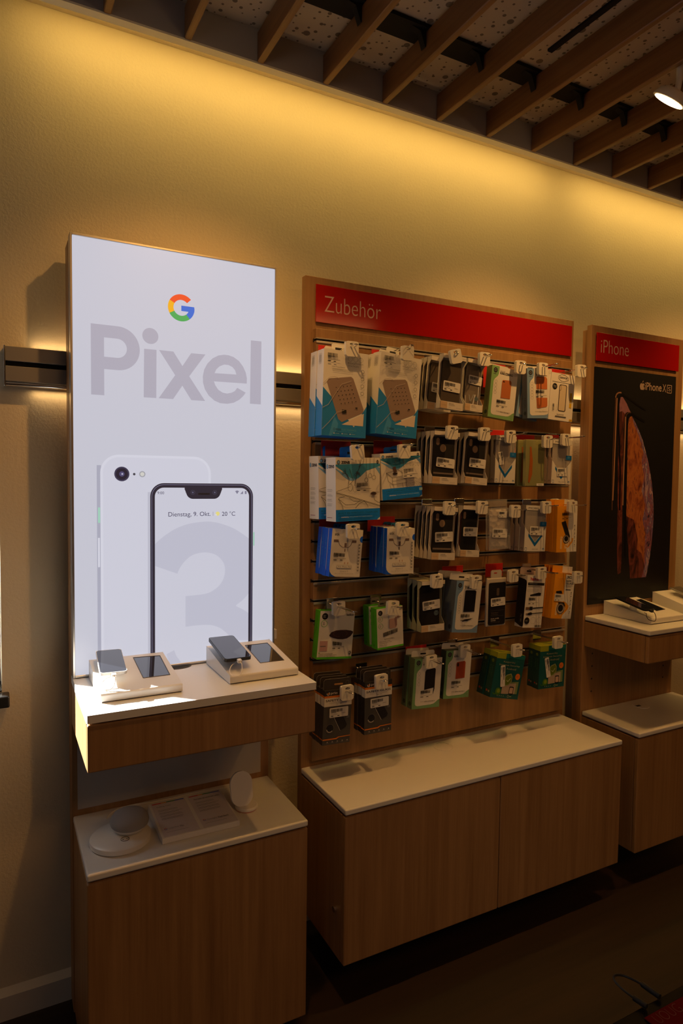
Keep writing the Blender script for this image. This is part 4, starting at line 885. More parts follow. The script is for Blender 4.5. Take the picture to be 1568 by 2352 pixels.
# open-fronted card tray with a phone case behind clear film
TRAYC = mat('tray_card', (0.74, 0.68, 0.60), 0.55); TRAYI = mat('tray_inside', (0.16, 0.12, 0.09), 0.6)
def tray(p, case=None, name='elros', hole=True, round_hole=True, st=(0.2, 0.55, 0.86, 0.70, -3), clear=False, badge=None, side=TRAYC, word=None, stripe=True, rim=None):
    W, H, D_ = p.W, p.H, p.D; w = W / 2; mb = MB(); t = 0.0008
    mb.box(-w, w, D_ - t, D_, 0, H, side); mb.box(-w, w, 0, D_ - t, 0, t, side); mb.box(-w, w, 0, D_ - t, H - t, H, side)
    mb.box(-w, w, 0, t, t, H * 0.135, TRAYC); mb.box(-w, w, 0, t, H * 0.925, H - t, TRAYC)
    prof = [(D_, 0), (0, 0), (0, 0.135 * H), (D_ * 0.72, 0.27 * H), (D_ * 0.72, 0.82 * H), (0, 0.925 * H), (0, H), (D_, H)]
    for x in (-w, w - t): mb.extr([(x, y, z) for y, z in prof], (t, 0, 0), side)
    d = Decal(mb, (-w, 0, H), (W, 0, 0), (0, 0, H))
    d.rect(0.01, 0.872, 0.30, 0.995, ink(206, 176, 140)); d.text(0.06, 0.925, 0.25, 0.945, 'moshi', ink(170, 145, 115)); d.text(0.37, 0.885, 0.58, 0.902, name, MIDI); d.lines(0.37, 0.915, 0.68, 0.93, 2, GREYI, 0.007); d.lines(0.37, 0.965, 0.45, 0.965, 1, GREYI, 0.006); d.lines(0.68, 0.965, 0.92, 0.965, 1, GREYI, 0.006)
    d.text(0.82, 0.03, 0.95, 0.045, 'moshi', GREYI)
    mb.build('card_tray', p.root)
    cm = case or ink(24, 22, 24); c = MB(); x0, x1, z0, z1 = -w * 0.80, w * 0.80, 0.10 * H, 0.905 * H; r = 0.009; yb = D_ - t - 0.0006; th = min(0.009, D_ * 0.6)
    out = []
    for cxx, czz, a0 in ((x1 - r, z1 - r, 0), (x0 + r, z1 - r, 90), (x0 + r, z0 + r, 180), (x1 - r, z0 + r, 270)): out += [(cxx + r * math.cos(math.radians(a0 + 18 * k)), yb, czz + r * math.sin(math.radians(a0 + 18 * k))) for k in range(6)]
    c.extr(out, (0, -th, 0), cm, m2=rim or cm); dd = Decal(c, (x0, yb - th, z1), (x1 - x0, 0, 0), (0, 0, z1 - z0))
    HOLE = mat('tray_hole', (0.30, 0.20, 0.13), 0.6)
    if hole: dd.rrect(0.09, 0.035, 0.25, 0.21, 0.078, HOLE)
    if round_hole: dd.disc(0.43, 0.27, 0.145, HOLE, 1.08)
    if stripe: dd.rect(0.02, 0.85, 0.98, 0.89, mat('case_stripe', (0.20, 0.16, 0.14), 0.3))
    if clear:
        dd.ring(0.2, 0.2, 0.13, 0.02, ink(120, 110, 100), 1.4); dd.line([(0.05, 0.75), (0.12, 0.95)], 0.05, ink(190, 185, 180)); dd.line([(0.3, 0.72), (0.42, 0.9), (0.62, 0.7)], 0.07, ink(150, 150, 150)); dd.line([(0.72, 0.7), (0.6, 0.97)], 0.08, ink(200, 200, 205)); dd.line([(0.93, 0.5), (0.93, 0.98)], 0.06, ink(190, 190, 200))
    if badge: dd.disc(0.82, badge, 0.13, ink(12, 22, 34)); dd.ring(0.82, badge, 0.105, 0.012, ink(150, 180, 200)); dd.ring(0.82, badge, 0.045, 0.02, ink(150, 180, 200), 1.3)
    c.build('phone_case', p.root)
    if st: price_sticker(p.root, (-w + W * st[0], min(0.0, yb - th) - 0.0004 if False else yb - th - 0.0010, H * (1 - st[1])), (W * (st[2] - st[0]), 0, 0), (0, 0, H * (st[3] - st[1])), math.radians(st[4]))
CLR = mat('tinted_case', (0.12, 0.095, 0.075), 0.18, alpha=0.80); CLR2 = mat('clear_case', (0.30, 0.25, 0.21), 0.12, alpha=0.55); RIM = mat('case_rim', (0.03, 0.028, 0.03), 0.25)
e = P('phone_case_pack', 'tinted clear phone case pack in white tray, forward of the others on its hook', 'phone case pack', (1018.9, 810.8), (1071.7, 819), (1009.7, 936.1), -0.300, 0.024, tray, case=CLR, rim=RIM, st=(0.16, 0.48, 0.90, 0.665, -2), hole=False, round_hole=False, stripe=False)
e2 = P('phone_case_pack', 'tinted clear phone case pack half hidden behind the forward one on the top row', 'phone case pack', (990.8, 816.5), (1045, 823), (980, 938), -0.232, 0.022, tray, case=CLR, rim=RIM, st=(0.18, 0.48, 0.90, 0.665, -2), hole=False, round_hole=False, stripe=False)
behind(e2, 2, 0.0235, 'tinted clear phone case pack on the top row', 'tinted case packs, top row'); e['group'] = 'tinted case packs, top row'
e = P('phone_case_pack', 'glossy clear phone case pack with round black badge on the top row', 'phone case pack', (1075, 822), (1116, 828), (1066, 941.3), -0.272, 0.026, tray, case=CLR2, rim=RIM, st=(0.24, 0.30, 0.98, 0.47, -3), hole=False, round_hole=False, stripe=False, clear=True, badge=0.80)
VG = 'dark case packs, second row left hook'
e = P('phone_case_pack', 'dark round-holed phone case pack, left hook of second row, in front', 'phone case pack', (997.9, 988.5), (1056.6, 992.1), (991.2, 1110), -0.275, 0.0235, tray, name='vesta', st=(0.20, 0.50, 0.92, 0.68, -3)); behind(e, 3, 0.0265, 'dark round-holed phone case pack, left hook of second row', VG)
e = P('phone_case_pack', 'dark round-holed phone case pack, right hook of second row, in front', 'phone case pack', (1076, 991.7), (1127.5, 996.4), (1066.3, 1109.6), -0.267, 0.0235, tray, name='vesta', st=(0.22, 0.49, 0.95, 0.67, -1)); behind(e, 2, 0.0265, 'dark round-holed phone case pack, right hook of second row', 'dark case packs, second row right hook')
e = P('phone_case_pack', 'dark round-holed phone case pack in the third row, in front', 'phone case pack', (997.4, 1163.4), (1052.3, 1166.4), (989.1, 1285.6), -0.277, 0.0215, tray, name='vesta', st=(0.17, 0.47, 0.92, 0.66, 4)); behind(e, 4, 0.0235, 'dark round-holed phone case pack in the third row', 'dark case packs, third row')
e = P('phone_case_pack', 'black phone case pack with only an oval camera hole, in front', 'phone case pack', (1063.7, 1160.6), (1108, 1161), (1055.4, 1278.6), -0.274, 0.0245, tray, name='iGlaze', case=ink(14, 14, 16), round_hole=False, stripe=False, st=(0.20, 0.42, 0.93, 0.60, 1), rim=ink(80, 30, 20)); behind(e, 1, 0.029, 'black phone case pack with only an oval camera hole', 'black oval-hole case packs')
TRG = mat('tray_card_green', (0.50, 0.48, 0.34), 0.55)
e = P('phone_case_pack', 'black book-style phone case pack with round badge, in front', 'phone case pack', (968.3, 1336.2), (1022, 1330.8), (966.4, 1453.5), -0.284, 0.027, tray, name='stealthcover', case=ink(20, 17, 18), hole=False, round_hole=False, stripe=False, badge=0.70, side=TRG, st=(0.15, 0.40, 0.90, 0.58, 4)); behind(e, 2, 0.030, 'black book-style phone case pack with round badge', 'black book case packs')

# green or blue edged cartons with a pictured case
def berlin(p, edge, side, name='KREUZBERG', case=(176, 98, 50), kind='case', icons=4, tabm=None, foot='FOR APPLE IPHONE X', tab_h=0.022, tabu=(0.05, 0.85)):
    E = ink(*edge); C = ink(*case)
    def pr(d):
        body = [(0.13, 0.93), (0.105, 0.90), (0.10, 0.86), (0.10, 0.30), (0.14, 0.25), (0.24, 0.19), (0.27, 0.14), (0.28, 0.0), (1.0, 0.0), (1.0, 0.84), (0.93, 0.86), (0.85, 0.90), (0.78, 0.925), (0.68, 0.935), (0.2, 0.945)]
        d.poly(body, CARD); d.disc(0.14, 0.085, 0.075, INK); d.ring(0.14, 0.085, 0.035, 0.012, GREYI); d.lines(0.07, 0.155, 0.2, 0.155, 1, MIDI, 0.012)
        d.text(0.32, 0.075, 0.50, 0.092, 'BACKCASE', MIDI); d.text(0.32, 0.10, 0.80, 0.145, name, INK, 0.03)
        for k in range(icons): d.ring(0.19, 0.30 + 0.07 * k * (4 / max(4, icons)) * (1.25 if icons > 4 else 1), 0.045, 0.006, GREYI)
        if kind == 'case':
            r = 0.05; d.poly([(0.42, 0.27), (0.45, 0.245), (0.74, 0.23), (0.78, 0.26), (0.78, 0.585), (0.42, 0.60)], C); d.rrect(0.45, 0.265, 0.52, 0.34 if 'X' in foot else 0.29, 0.03, INK)
        if kind == 'black':
            d.poly([(0.40, 0.27), (0.43, 0.235), (0.74, 0.20), (0.78, 0.23), (0.78, 0.62), (0.73, 0.74), (0.74, 0.60), (0.40, 0.63)], C)
        if kind == 'wallet':
            d.poly([(0.36, 0.16), (0.75, 0.16), (0.80, 0.20), (0.80, 0.41), (0.36, 0.41)], C); d.poly([(0.36, 0.585), (0.80, 0.585), (0.80, 0.745), (0.75, 0.77), (0.42, 0.80), (0.38, 0.79)], C)
        if kind == 'book':
            d.poly([(0.36, 0.19), (0.40, 0.175), (0.76, 0.17), (0.80, 0.19), (0.80, 0.585), (0.36, 0.60)], C)
            d.poly([(0.34, 0.765), (0.5, 0.735), (0.78, 0.715), (0.6, 0.76), (0.36, 0.785)], INK)
        d.text(0.30, 0.855, 0.42, 0.872, 'FOR', GREYI); d.text(0.43, 0.855, 0.82, 0.875, foot[4:], INK, 0.01)
        if kind == 'wallet': printed_price(d, 0.34, 0.43, 0.9, 0.58)
        else: printed_price(d, 0.28, 0.64, 0.86, 0.78)
        d.line([(0.88, 0.955), (0.94, 0.955), (0.95, 0.90), (0.89, 0.90), (0.88, 0.955)], 0.008, GREYI)
        d.line([(0.88, 0.05), (0.88, 0.09), (0.95, 0.09), (0.95, 0.05), (0.91, 0.03), (0.88, 0.05)], 0.006, GREYI)
    def sd(d):
        d.vtext(0.42, 0.58, 0.72, 0.80, name[::1], ink(*[int(c * 0.45) for c in edge])); d.disc(0.55, 0.90, 0.26, ink(*[int(c * 0.4) for c in edge]))
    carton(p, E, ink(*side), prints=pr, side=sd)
    if tab_h: hang_tab(p, CARD, *tabu, tab_h, p.D * 0.9)
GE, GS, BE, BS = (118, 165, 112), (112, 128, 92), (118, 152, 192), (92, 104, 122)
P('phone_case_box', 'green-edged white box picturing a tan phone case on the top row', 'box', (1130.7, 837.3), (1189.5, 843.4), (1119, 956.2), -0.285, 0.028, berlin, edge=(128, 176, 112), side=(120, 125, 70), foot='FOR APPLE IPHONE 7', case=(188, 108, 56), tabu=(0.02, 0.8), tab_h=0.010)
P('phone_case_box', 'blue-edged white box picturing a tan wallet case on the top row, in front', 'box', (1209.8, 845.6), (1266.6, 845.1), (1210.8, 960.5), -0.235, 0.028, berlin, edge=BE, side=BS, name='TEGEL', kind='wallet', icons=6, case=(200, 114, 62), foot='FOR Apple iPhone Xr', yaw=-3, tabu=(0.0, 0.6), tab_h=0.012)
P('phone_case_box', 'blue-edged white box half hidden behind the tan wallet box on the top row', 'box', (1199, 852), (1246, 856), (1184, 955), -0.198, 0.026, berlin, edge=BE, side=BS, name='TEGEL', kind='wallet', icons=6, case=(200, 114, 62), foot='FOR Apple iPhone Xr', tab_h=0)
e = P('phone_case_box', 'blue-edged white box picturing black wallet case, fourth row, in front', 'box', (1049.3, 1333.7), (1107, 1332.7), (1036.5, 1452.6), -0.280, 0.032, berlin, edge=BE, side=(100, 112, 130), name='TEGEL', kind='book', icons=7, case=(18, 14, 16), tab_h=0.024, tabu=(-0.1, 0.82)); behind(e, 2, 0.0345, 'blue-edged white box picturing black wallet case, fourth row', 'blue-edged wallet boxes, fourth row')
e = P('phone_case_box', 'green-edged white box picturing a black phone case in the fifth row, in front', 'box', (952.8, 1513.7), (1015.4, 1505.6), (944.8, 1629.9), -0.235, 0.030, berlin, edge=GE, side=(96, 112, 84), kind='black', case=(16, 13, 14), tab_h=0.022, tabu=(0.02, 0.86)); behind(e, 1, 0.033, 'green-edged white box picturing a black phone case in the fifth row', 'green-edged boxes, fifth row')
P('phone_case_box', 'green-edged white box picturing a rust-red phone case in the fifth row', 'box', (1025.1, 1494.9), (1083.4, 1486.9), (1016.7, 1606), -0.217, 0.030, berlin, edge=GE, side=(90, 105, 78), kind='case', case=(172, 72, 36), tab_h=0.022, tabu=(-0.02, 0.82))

def survivor(p):
    def pr(d):
        d.line([(0.30, 0.06), (0.42, 0.02), (0.56, 0.02), (0.72, 0.07), (0.72, 0.12), (0.56, 0.16), (0.42, 0.16), (0.30, 0.11), (0.30, 0.06)], 0.012, INK); d.text(0.34, 0.065, 0.68, 0.105, 'SURVIVOR', INK, 0.03); d.lines(0.06, 0.19, 0.92, 0.19, 1, MIDI, 0.012)
        d.disc(0.17, 0.29, 0.10, INK); d.text(0.11, 0.265, 0.23, 0.285, 'iPhone', CARD); d.text(0.12, 0.295, 0.22, 0.315, 'X / XS', CARD)
        d.rrect(0.36, 0.23, 0.68, 0.80, 0.06, ink(60, 48, 44)); d.rrect(0.385, 0.245, 0.65, 0.785, 0.045, ink(215, 200, 175)); d.line([(0.37, 0.26), (0.43, 0.25), (0.45, 0.31), (0.42, 0.36), (0.37, 0.36)], 0.012, ink(60, 48, 44))
        d.rect(0.83, 0.38, 0.92, 0.58, ink(220, 180, 20)); d.rect(0.83, 0.60, 0.92, 0.70, ink(220, 180, 20)); d.lines(0.85, 0.42, 0.90, 0.55, 4, MIDI, 0.02); d.text(0.32, 0.86, 0.62, 0.885, 'SLIM FIT', INK); d.rect(0.26, 0.905, 0.72, 0.925, MIDI); d.rect(0.86, 0.945, 0.99, 0.99, ink(220, 180, 20)); d.text(0.88, 0.955, 0.97, 0.98, '2.0M', MIDI)
        for k in range(11): d.rect(0.12, 0.66 + 0.013 * k, 0.19, 0.666 + 0.013 * k, INK)
        d.lines(0.28, 0.68, 0.31, 0.8, 5, GREYI, 0.01)
    carton(p, CARD, CARD, prints=pr)
P('bumper_case_carton', 'white carton with outline drawing of a clear bumper case at the top right', 'box', (1266.7, 853.9), (1320.5, 862.7), (1258.7, 962.2), -0.245, 0.012, survivor, yaw=-2)

ZB = ink(4, 130, 240); ZB2 = ink(125, 182, 235)
def zens(p, big=True):
    def pr(d):
        d.poly([(0, 0.24)] + [(u, 0.20 + 0.07 * math.sin(u * 6.2 - 0.4)) for u in [i / 16 for i in range(17)]] + [(1, 0.27)] + [(u, 0.25 + 0.115 * math.sin(u * 6.0 - 0.6)) for u in [1 - i / 16 for i in range(17)]], ZB2)
        d.poly([(u, 0.19 + 0.085 * math.sin(u * 6.2 - 0.7)) for u in [i / 16 for i in range(17)]] + [(u, 0.21 + 0.125 * math.sin(u * 6.0 - 0.9)) for u in [1 - i / 16 for i in range(17)]], ink(60, 150, 195))
        if big: d.rect(0, 0.20, 1, 0.2001, CARD)
        d.rect(0, 0.815 if big else 0.76, 1, 1, ZB); d.poly([(0.93, 1.0), (1.0, 0.955), (1.0, 1.0)], CARD)
        d.disc(0.06, 0.075, 0.035, ZB2); d.ring(0.06, 0.075, 0.030, 0.012, MIDI); d.text(0.115, 0.055, 0.31, 0.098, 'ZENS', INK, 0.035)
        d.ring(0.94, 0.065, 0.024, 0.010, INK, 1.1); d.line([(0.945, 0.03), (0.94, 0.10)], 0.010, INK)
        DRW = ink(70, 66, 64)
        if big:
            for x, yb in ((0.68, 0.31), (0.765, 0.24), (0.855, 0.27)): d.line([(x, 0.0), (x, yb)], 0.005, DRW); d.ring(x, yb + 0.045, 0.038, 0.006, DRW, 1.0)
            for pts in ([(0.27, 0.42), (0.29, 0.33), (0.25, 0.27), (0.16, 0.24)], [(0.27, 0.33), (0.19, 0.2)], [(0.31, 0.42), (0.38, 0.36), (0.30, 0.18)], [(0.41, 0.44), (0.45, 0.32), (0.46, 0.25), (0.53, 0.15), (0.56, 0.0)], [(0.5, 0.14), (0.6, 0.10), (0.62, 0.02)], [(0.44, 0.22), (0.52, 0.26), (0.54, 0.30)]): d.line(pts, 0.008, DRW)
            for u, v in ((0.15, 0.245), (0.19, 0.195), (0.47, 0.24), (0.43, 0.27), (0.50, 0.25)): d.ring(u, v, 0.02, 0.006, DRW, 1, 10)
            d.ring(0.31, 0.47, 0.05, 0.006, DRW, 1.3); d.ring(0.41, 0.49, 0.035, 0.006, GREYI, 1.8)
            d.line([(0, 0.53), (0.3, 0.46)], 0.006, DRW); d.line([(0, 0.545), (0.35, 0.62), (1, 0.775)], 0.008, DRW); d.line([(0, 0.56), (0.35, 0.635), (1, 0.79)], 0.006, DRW); d.line([(0.5, 0.50), (1.0, 0.56)], 0.004, GREYI)
            d.line([(0.05, 0.63), (0.18, 0.61)], 0.008, DRW); d.line([(0.04, 0.64), (0.2, 0.74), (0.4, 0.74), (0.52, 0.68)], 0.007, DRW); d.line([(0.04, 0.64), (0.12, 0.74), (0.15, 0.81)], 0.008, DRW); d.line([(0.28, 0.63), (0.38, 0.69), (0.56, 0.69)], 0.006, DRW); d.line([(0.42, 0.80), (0.5, 0.73), (0.62, 0.69), (0.67, 0.73), (0.71, 0.79)], 0.008, DRW)
            d.disc(0.835, 0.575, 0.07, ink(95, 78, 76), 0.45); d.disc(0.835, 0.568, 0.05, ink(58, 48, 50), 0.4); d.line([(0.84, 0.62), (0.86, 0.68), (0.93, 0.715), (1.0, 0.73)], 0.008, DRW)
            printed_price(d, 0.45, 0.40, 0.86, 0.53, -0.004)
            d.text(0.04, 0.855, 0.93, 0.885, 'BUILT IN WIRELESS CHARGER', ink(12, 96, 140)); d.lines(0.04, 0.905, 0.9, 0.905, 1, ink(12, 80, 120), 0.006); d.text(0.1, 0.925, 0.27, 0.94, 'UNIVERSAL', CARD, 0.02); d.text(0.28, 0.925, 0.8, 0.94, 'FOR ALL PHONES WITH WIRELESS CHARGING', ink(170, 205, 220)); d.lines(0.04, 0.955, 0.9, 0.975, 2, ink(12, 80, 120), 0.005)
        else:
            d.line([(0.12, 0.42), (0.42, 0.37), (0.6, 0.50), (0.26, 0.53), (0.12, 0.42)], 0.006, DRW); d.line([(0.12, 0.42), (0.16, 0.60), (0.26, 0.68), (0.62, 0.66), (0.6, 0.50)], 0.006, DRW); d.line([(0.26, 0.53), (0.26, 0.68)], 0.006, DRW); d.line([(0.26, 0.61), (0.6, 0.58)], 0.005, DRW)
            for x in (0.19, 0.27, 0.50, 0.60): d.line([(x, 0.66), (x + 0.02, 0.76)], 0.006, DRW)
            d.poly([(0.27, 0.31), (0.35, 0.29), (0.38, 0.41), (0.30, 0.43)], ink(110, 85, 80)); d.disc(0.33, 0.45, 0.06, ink(60, 50, 52), 0.4)
            d.line([(0.56, 0.13), (0.56, 0.33)], 0.006, DRW); d.line([(0.56, 0.12), (0.84, 0.14)], 0.01, DRW); d.line([(0.6, 0.26), (0.78, 0.22), (1.0, 0.26)], 0.005, DRW)
            rnd = random.Random(4)
            for k in range(60): a = rnd.uniform(0.30, 0.58); v = rnd.uniform(0.12, 0.24); d.line([(a, v), (a + rnd.uniform(-0.03, 0.03), v + 0.015)], 0.005, MIDI)
            for k in range(70): a = rnd.uniform(0.62, 0.98); v = rnd.uniform(0.56, 0.75); d.line([(a, v), (a + rnd.uniform(-0.03, 0.03), v + 0.012)], 0.004, DRW)
            for k in range(14): a = rnd.uniform(0.62, 0.9); v = rnd.uniform(0.16, 0.32); d.ring(a, v, 0.012, 0.004, GREYI, 1, 7)
            d.rrect(0.47, 0.34, 0.92, 0.55, 0.01, CARD); printed_price(d, 0.49, 0.36, 0.9, 0.53)
            d.text(0.04, 0.785, 0.82, 0.83, 'FAST WIRELESS CHARGER', ink(12, 96, 140)); d.lines(0.04, 0.86, 0.82, 0.86, 1, ink(12, 80, 120), 0.006); d.text(0.1, 0.895, 0.27, 0.915, 'UNIVERSAL', CARD, 0.02); d.text(0.28, 0.895, 0.84, 0.915, 'FOR ALL PHONES WITH WIRELESS CHARGING', ink(170, 205, 220)); d.rrect(0.86, 0.79, 0.94, 0.85, 0.01, ink(150, 195, 215)); d.lines(0.04, 0.94, 0.9, 0.97, 2, ink(12, 80, 120), 0.005)
    def sd(d):
        d.disc(0.16, 0.14, 0.09, ZB2, 1.6); d.ring(0.16, 0.14, 0.08, 0.02, MIDI, 1.7); d.text(0.29, 0.118, 0.86, 0.165, 'ZENS', INK, 0.03)
        for k in range(4): d.lines(0.15, 0.50 + 0.075 * k, 0.7, 0.53 + 0.075 * k, 3, MIDI, 0.012)
        d.lines(0.15, 0.94, 0.8, 0.94, 1, ink(130, 40, 90), 0.03)
    carton(p, CARD, CARD if big else CARD, ZB, ZB, CARD, prints=pr, side=sd if big else None)
    hang_tab(p, ZB, 0.28, 0.75, 0.034 if big else 0.02, p.D * 0.9)
e = P('charger_box', 'large white and blue wireless charger box in the second row, in front', 'box', (770.3, 1050.3), (871.9, 1047.4), (771.1, 1198.9), -0.288, 0.052, zens, yaw=9); behind(e, 1, 0.057, 'large white and blue wireless charger box in the second row', 'large charger boxes')
for ch in [o for o in D.objects if o.get('group') == 'large charger boxes' and 'second from' in o['label']]: ch.matrix_world = Matrix.Translation((-0.030, 0.005, 0.004)) @ ch.matrix_world
P('charger_box', 'small tilted white and blue wireless charger box with drawn bedside table', 'box', (872.7, 1042.2), (964, 1043.4), (878.7, 1149.8), -0.256, 0.050, zens, yaw=4, big=False)

# clear-fronted packs with a blue arrow
def arrow(p, hdr='MOBILIZE', st='mid'):
    W, H, D_ = p.W, p.H, p.D; w = W / 2; mb = MB(); t = 0.0008; SIDE = mat('grey_side_card', (0.56, 0.46, 0.38), 0.55)
    mb.box(-w, w, D_ - t, D_, 0, H, SIDE); mb.box(-w, w, 0, D_ - t, 0, t, CARD); mb.box(-w, w, 0, D_ - t, H - t, H, CARD)
    prof = [(D_, 0), (0, 0), (0, 0.54 * H), (D_ * 0.5, 0.62 * H), (D_ * 0.5, 0.9 * H), (0, 0.92 * H), (0, H), (D_, H)]
    for x in (-w, w - t): mb.extr([(x, y, z) for y, z in prof], (t, 0, 0), SIDE)
    z1 = 0.54 * H
    mb.extr([(-w, 0, 0), (w, 0, 0), (w, 0, z1), (0, 0, 0.20 * H), (-w, 0, z1)], (0, t, 0), CARD); mb.box(-w, w, 0, t, 0.90 * H, H - t, CARD)
    d = Decal(mb, (-w, 0, H), (W, 0, 0), (0, 0, H)); d.text(0.12, 0.035, 0.88, 0.075, hdr, INK); B_ = ink(0, 104, 178)
    d.poly([(0.20, 0.62), (0.50, 0.80), (0.80, 0.62), (0.80, 0.70), (0.50, 0.92), (0.20, 0.70)] if False else [(0.18, 0.60), (0.50, 0.805), (0.82, 0.60), (0.82, 0.67), (0.50, 0.89), (0.18, 0.67)], B_)
    d.line([(0.05, 0.915), (0.13, 0.915), (0.13, 0.975), (0.05, 0.975), (0.05, 0.915)], 0.010, B_); d.ring(0.9, 0.955, 0.045, 0.014, B_, 1, 12, 180, 360); d.line([(0.9, 0.93), (0.9, 0.97)], 0.012, B_); d.text(0.38, 0.935, 0.65, 0.955, 'GELLY CASE', GREYI)
    dl = Decal(mb, (-w, D_, H), (0, -D_, 0), (0, 0, H)); dl.ring(0.5, 0.955, 0.28, 0.07, MIDI, 1, 12, 180, 360); dl.line([(0.5, 0.93), (0.5, 0.97)], 0.06, MIDI)
    mb.build('card_sleeve', p.root)
    c = MB(); c.box(-w * 0.80, w * 0.80, D_ * 0.35, D_ * 0.8, 0.14 * H, 0.89 * H, mat('milky_case', (0.42, 0.34, 0.29), 0.2, alpha=0.75), 0.005, 2); c.build('phone_case', p.root)
    f = MB(); f.box(-w + t, w - t, 0.0010, 0.0014, 0.19 * H, 0.90 * H, CLEAR); f.build('clear_window', p.root)
    l = MB(); dd = Decal(l, (-w, 0, H), (W, 0, 0), (0, 0, H), 0.0006); dd.rect(0.70, 0.345, 0.995, 0.445, B_); dd.lines(0.78, 0.375, 0.9, 0.40, 2, ZB2, 0.012); l.build('blue_label', p.root)
    if st == 'mid': sticker(p, 0.22, 0.45, 0.86, 0.64, -1, -0.0005)
    elif st == 'low': sticker(p, 0.26, 0.63, 0.80, 0.82, 2, -0.0005)
    else: sticker(p, 0.02, 0.42, 0.50, 0.54, -80, -0.0005)
e = P('phone_case_pack', 'blue-arrow case pack with sideways price label, second row, in front', 'phone case pack', (1139, 999), (1186.5, 1004.4), (1134.5, 1108.8), -0.227, 0.026, arrow, st='side'); behind(e, 1, 0.029, 'blue-arrow case pack with sideways price label, second row', 'blue arrow packs, second row left')
e = P('phone_case_pack', 'blue-arrow case pack at the right end of second row, in front', 'phone case pack', (1270, 1008.2), (1314.4, 1011.3), (1264.6, 1110.8), -0.217, 0.021, arrow, st='low'); behind(e, 1, 0.0235, 'blue-arrow case pack at the right end of second row', 'blue arrow packs, second row right')
e = P('phone_case_pack', 'clear-fronted case pack with blue arrow in the third row, in front', 'phone case pack', (1208, 1160.6), (1257, 1161.4), (1201.8, 1266.7), -0.249, 0.024, arrow, st='mid'); behind(e, 2, 0.0265, 'clear-fronted case pack with blue arrow in the third row', 'blue arrow packs, third row')
def foil(p):
    W, H, D_ = p.W, p.H, p.D; w = W / 2
    FO = mat('gold_green_foil', (0.50, 0.50, 0.22), 0.25, 0.45); 
    MB().box(-w, w, 0, D_, 0, H, FO, 0.003, 2).build('foil_pack', p.root)
    m = MB(); d = Decal(m, (-w, 0, H), (W, 0, 0), (0, 0, H), 0.0006); d.poly([(0.2, 0.15), (0.28, 0.16), (0.36, 0.45), (0.34, 0.75), (0.2, 0.93), (0.14, 0.9), (0.2, 0.5)], mat('painted_orange_reflection', (0.42, 0.12, 0.02), 0.4)); d.rrect(0.58, 0.935, 0.97, 0.985, 0.01, CARD); d.text(0.68, 0.948, 0.86, 0.972, 'Name', MIDI); d.ring(0.56, 0.06, 0.05, 0.008, ink(200, 190, 120)); m.build('print_and_reflection', p.root)  # orange reflection on the foil painted as a flat patch, beside the real print
e = P('foil_pack', 'shiny yellow-gold foil pack in the second row, in front', 'phone case pack', (1208, 1008.7), (1251.6, 1009), (1205.7, 1117.4), -0.262, 0.016, foil); behind(e, 1, 0.040, 'shiny yellow-gold foil pack in the second row', 'gold foil packs')

def stk(p):
    SB = ink(0, 90, 225)
    def pr(d):
        d.poly([(0, 0.84), (0.02, 0.90), (0.08, 0.955), (0.17, 0.99), (0.22, 1.0), (0, 1)], SB); d.text(0.09, 0.08, 0.25, 0.14, 'stk', INK, 0.0)
        d.poly([(1.0, 0.13), (0.95, 0.14), (0.915, 0.18), (0.915, 0.22), (0.95, 0.26), (1.0, 0.27)], SB)
        G = ink(120, 100, 96); d.rect(0.07, 0.225, 0.22, 0.275, G); d.rect(0.66, 0.225, 0.80, 0.275, G); d.rect(0.42, 0.29, 0.49, 0.38, G); d.rect(0.43, 0.41, 0.46, 0.47, G); d.line([(0.22, 0.25), (0.26, 0.33), (0.36, 0.38), (0.55, 0.38), (0.63, 0.33), (0.66, 0.25)], 0.012, G)
        printed_price(d, 0.10, 0.50, 0.68, 0.665, 0.008); d.rrect(0.22, 0.755, 0.70, 0.82, 0.02, GREYI); d.rrect(0.228, 0.760, 0.692, 0.815, 0.018, CARD); d.text(0.26, 0.772, 0.67, 0.802, 'iPod  iPhone  iPad', MIDI); d.text(0.34, 0.865, 0.58, 0.90, 'binary 3', GREYI); d.text(0.18, 0.925, 0.78, 0.945, 'Micro USB, Type-C & Lightning cable', GREYI)
        for k in range(9): d.rect(0.88, 0.30 + 0.068 * k, 0.93, 0.335 + 0.068 * k, GREYI)
        d.rect(0.45, 0.69, 0.47, 0.73, ink(190, 140, 110)); d.rect(0.55, 0.69, 0.57, 0.73, ink(190, 140, 110))
    carton(p, CARD, SB, CARD, SB, CARD, prints=pr, side=lambda d: d.vtext(0.35, 0.16, 0.72, 0.80, 'charge & sync cable', ink(60, 150, 220)))
    hang_tab(p, ink(16, 96, 140), 0.42, 0.72, 0.014, 0.010)
e = P('cable_box', 'blue-spined white box of three-way cable, left hook, in front', 'box', (763.4, 1213.8), (834, 1216.4), (754.6, 1324.3), -0.272, 0.0215, stk, yaw=2); behind(e, 3, 0.0240, 'blue-spined white box of three-way cable, left hook', 'blue-spined cable boxes, left hook')
e = P('cable_box', 'blue-spined white box of three-way cable, right hook, in front', 'box', (889.3, 1213.2), (952.4, 1210.8), (885.8, 1319.5), -0.277, 0.0205, stk); behind(e, 4, 0.0225, 'blue-spined white box of three-way cable, right hook', 'blue-spined cable boxes, right hook')

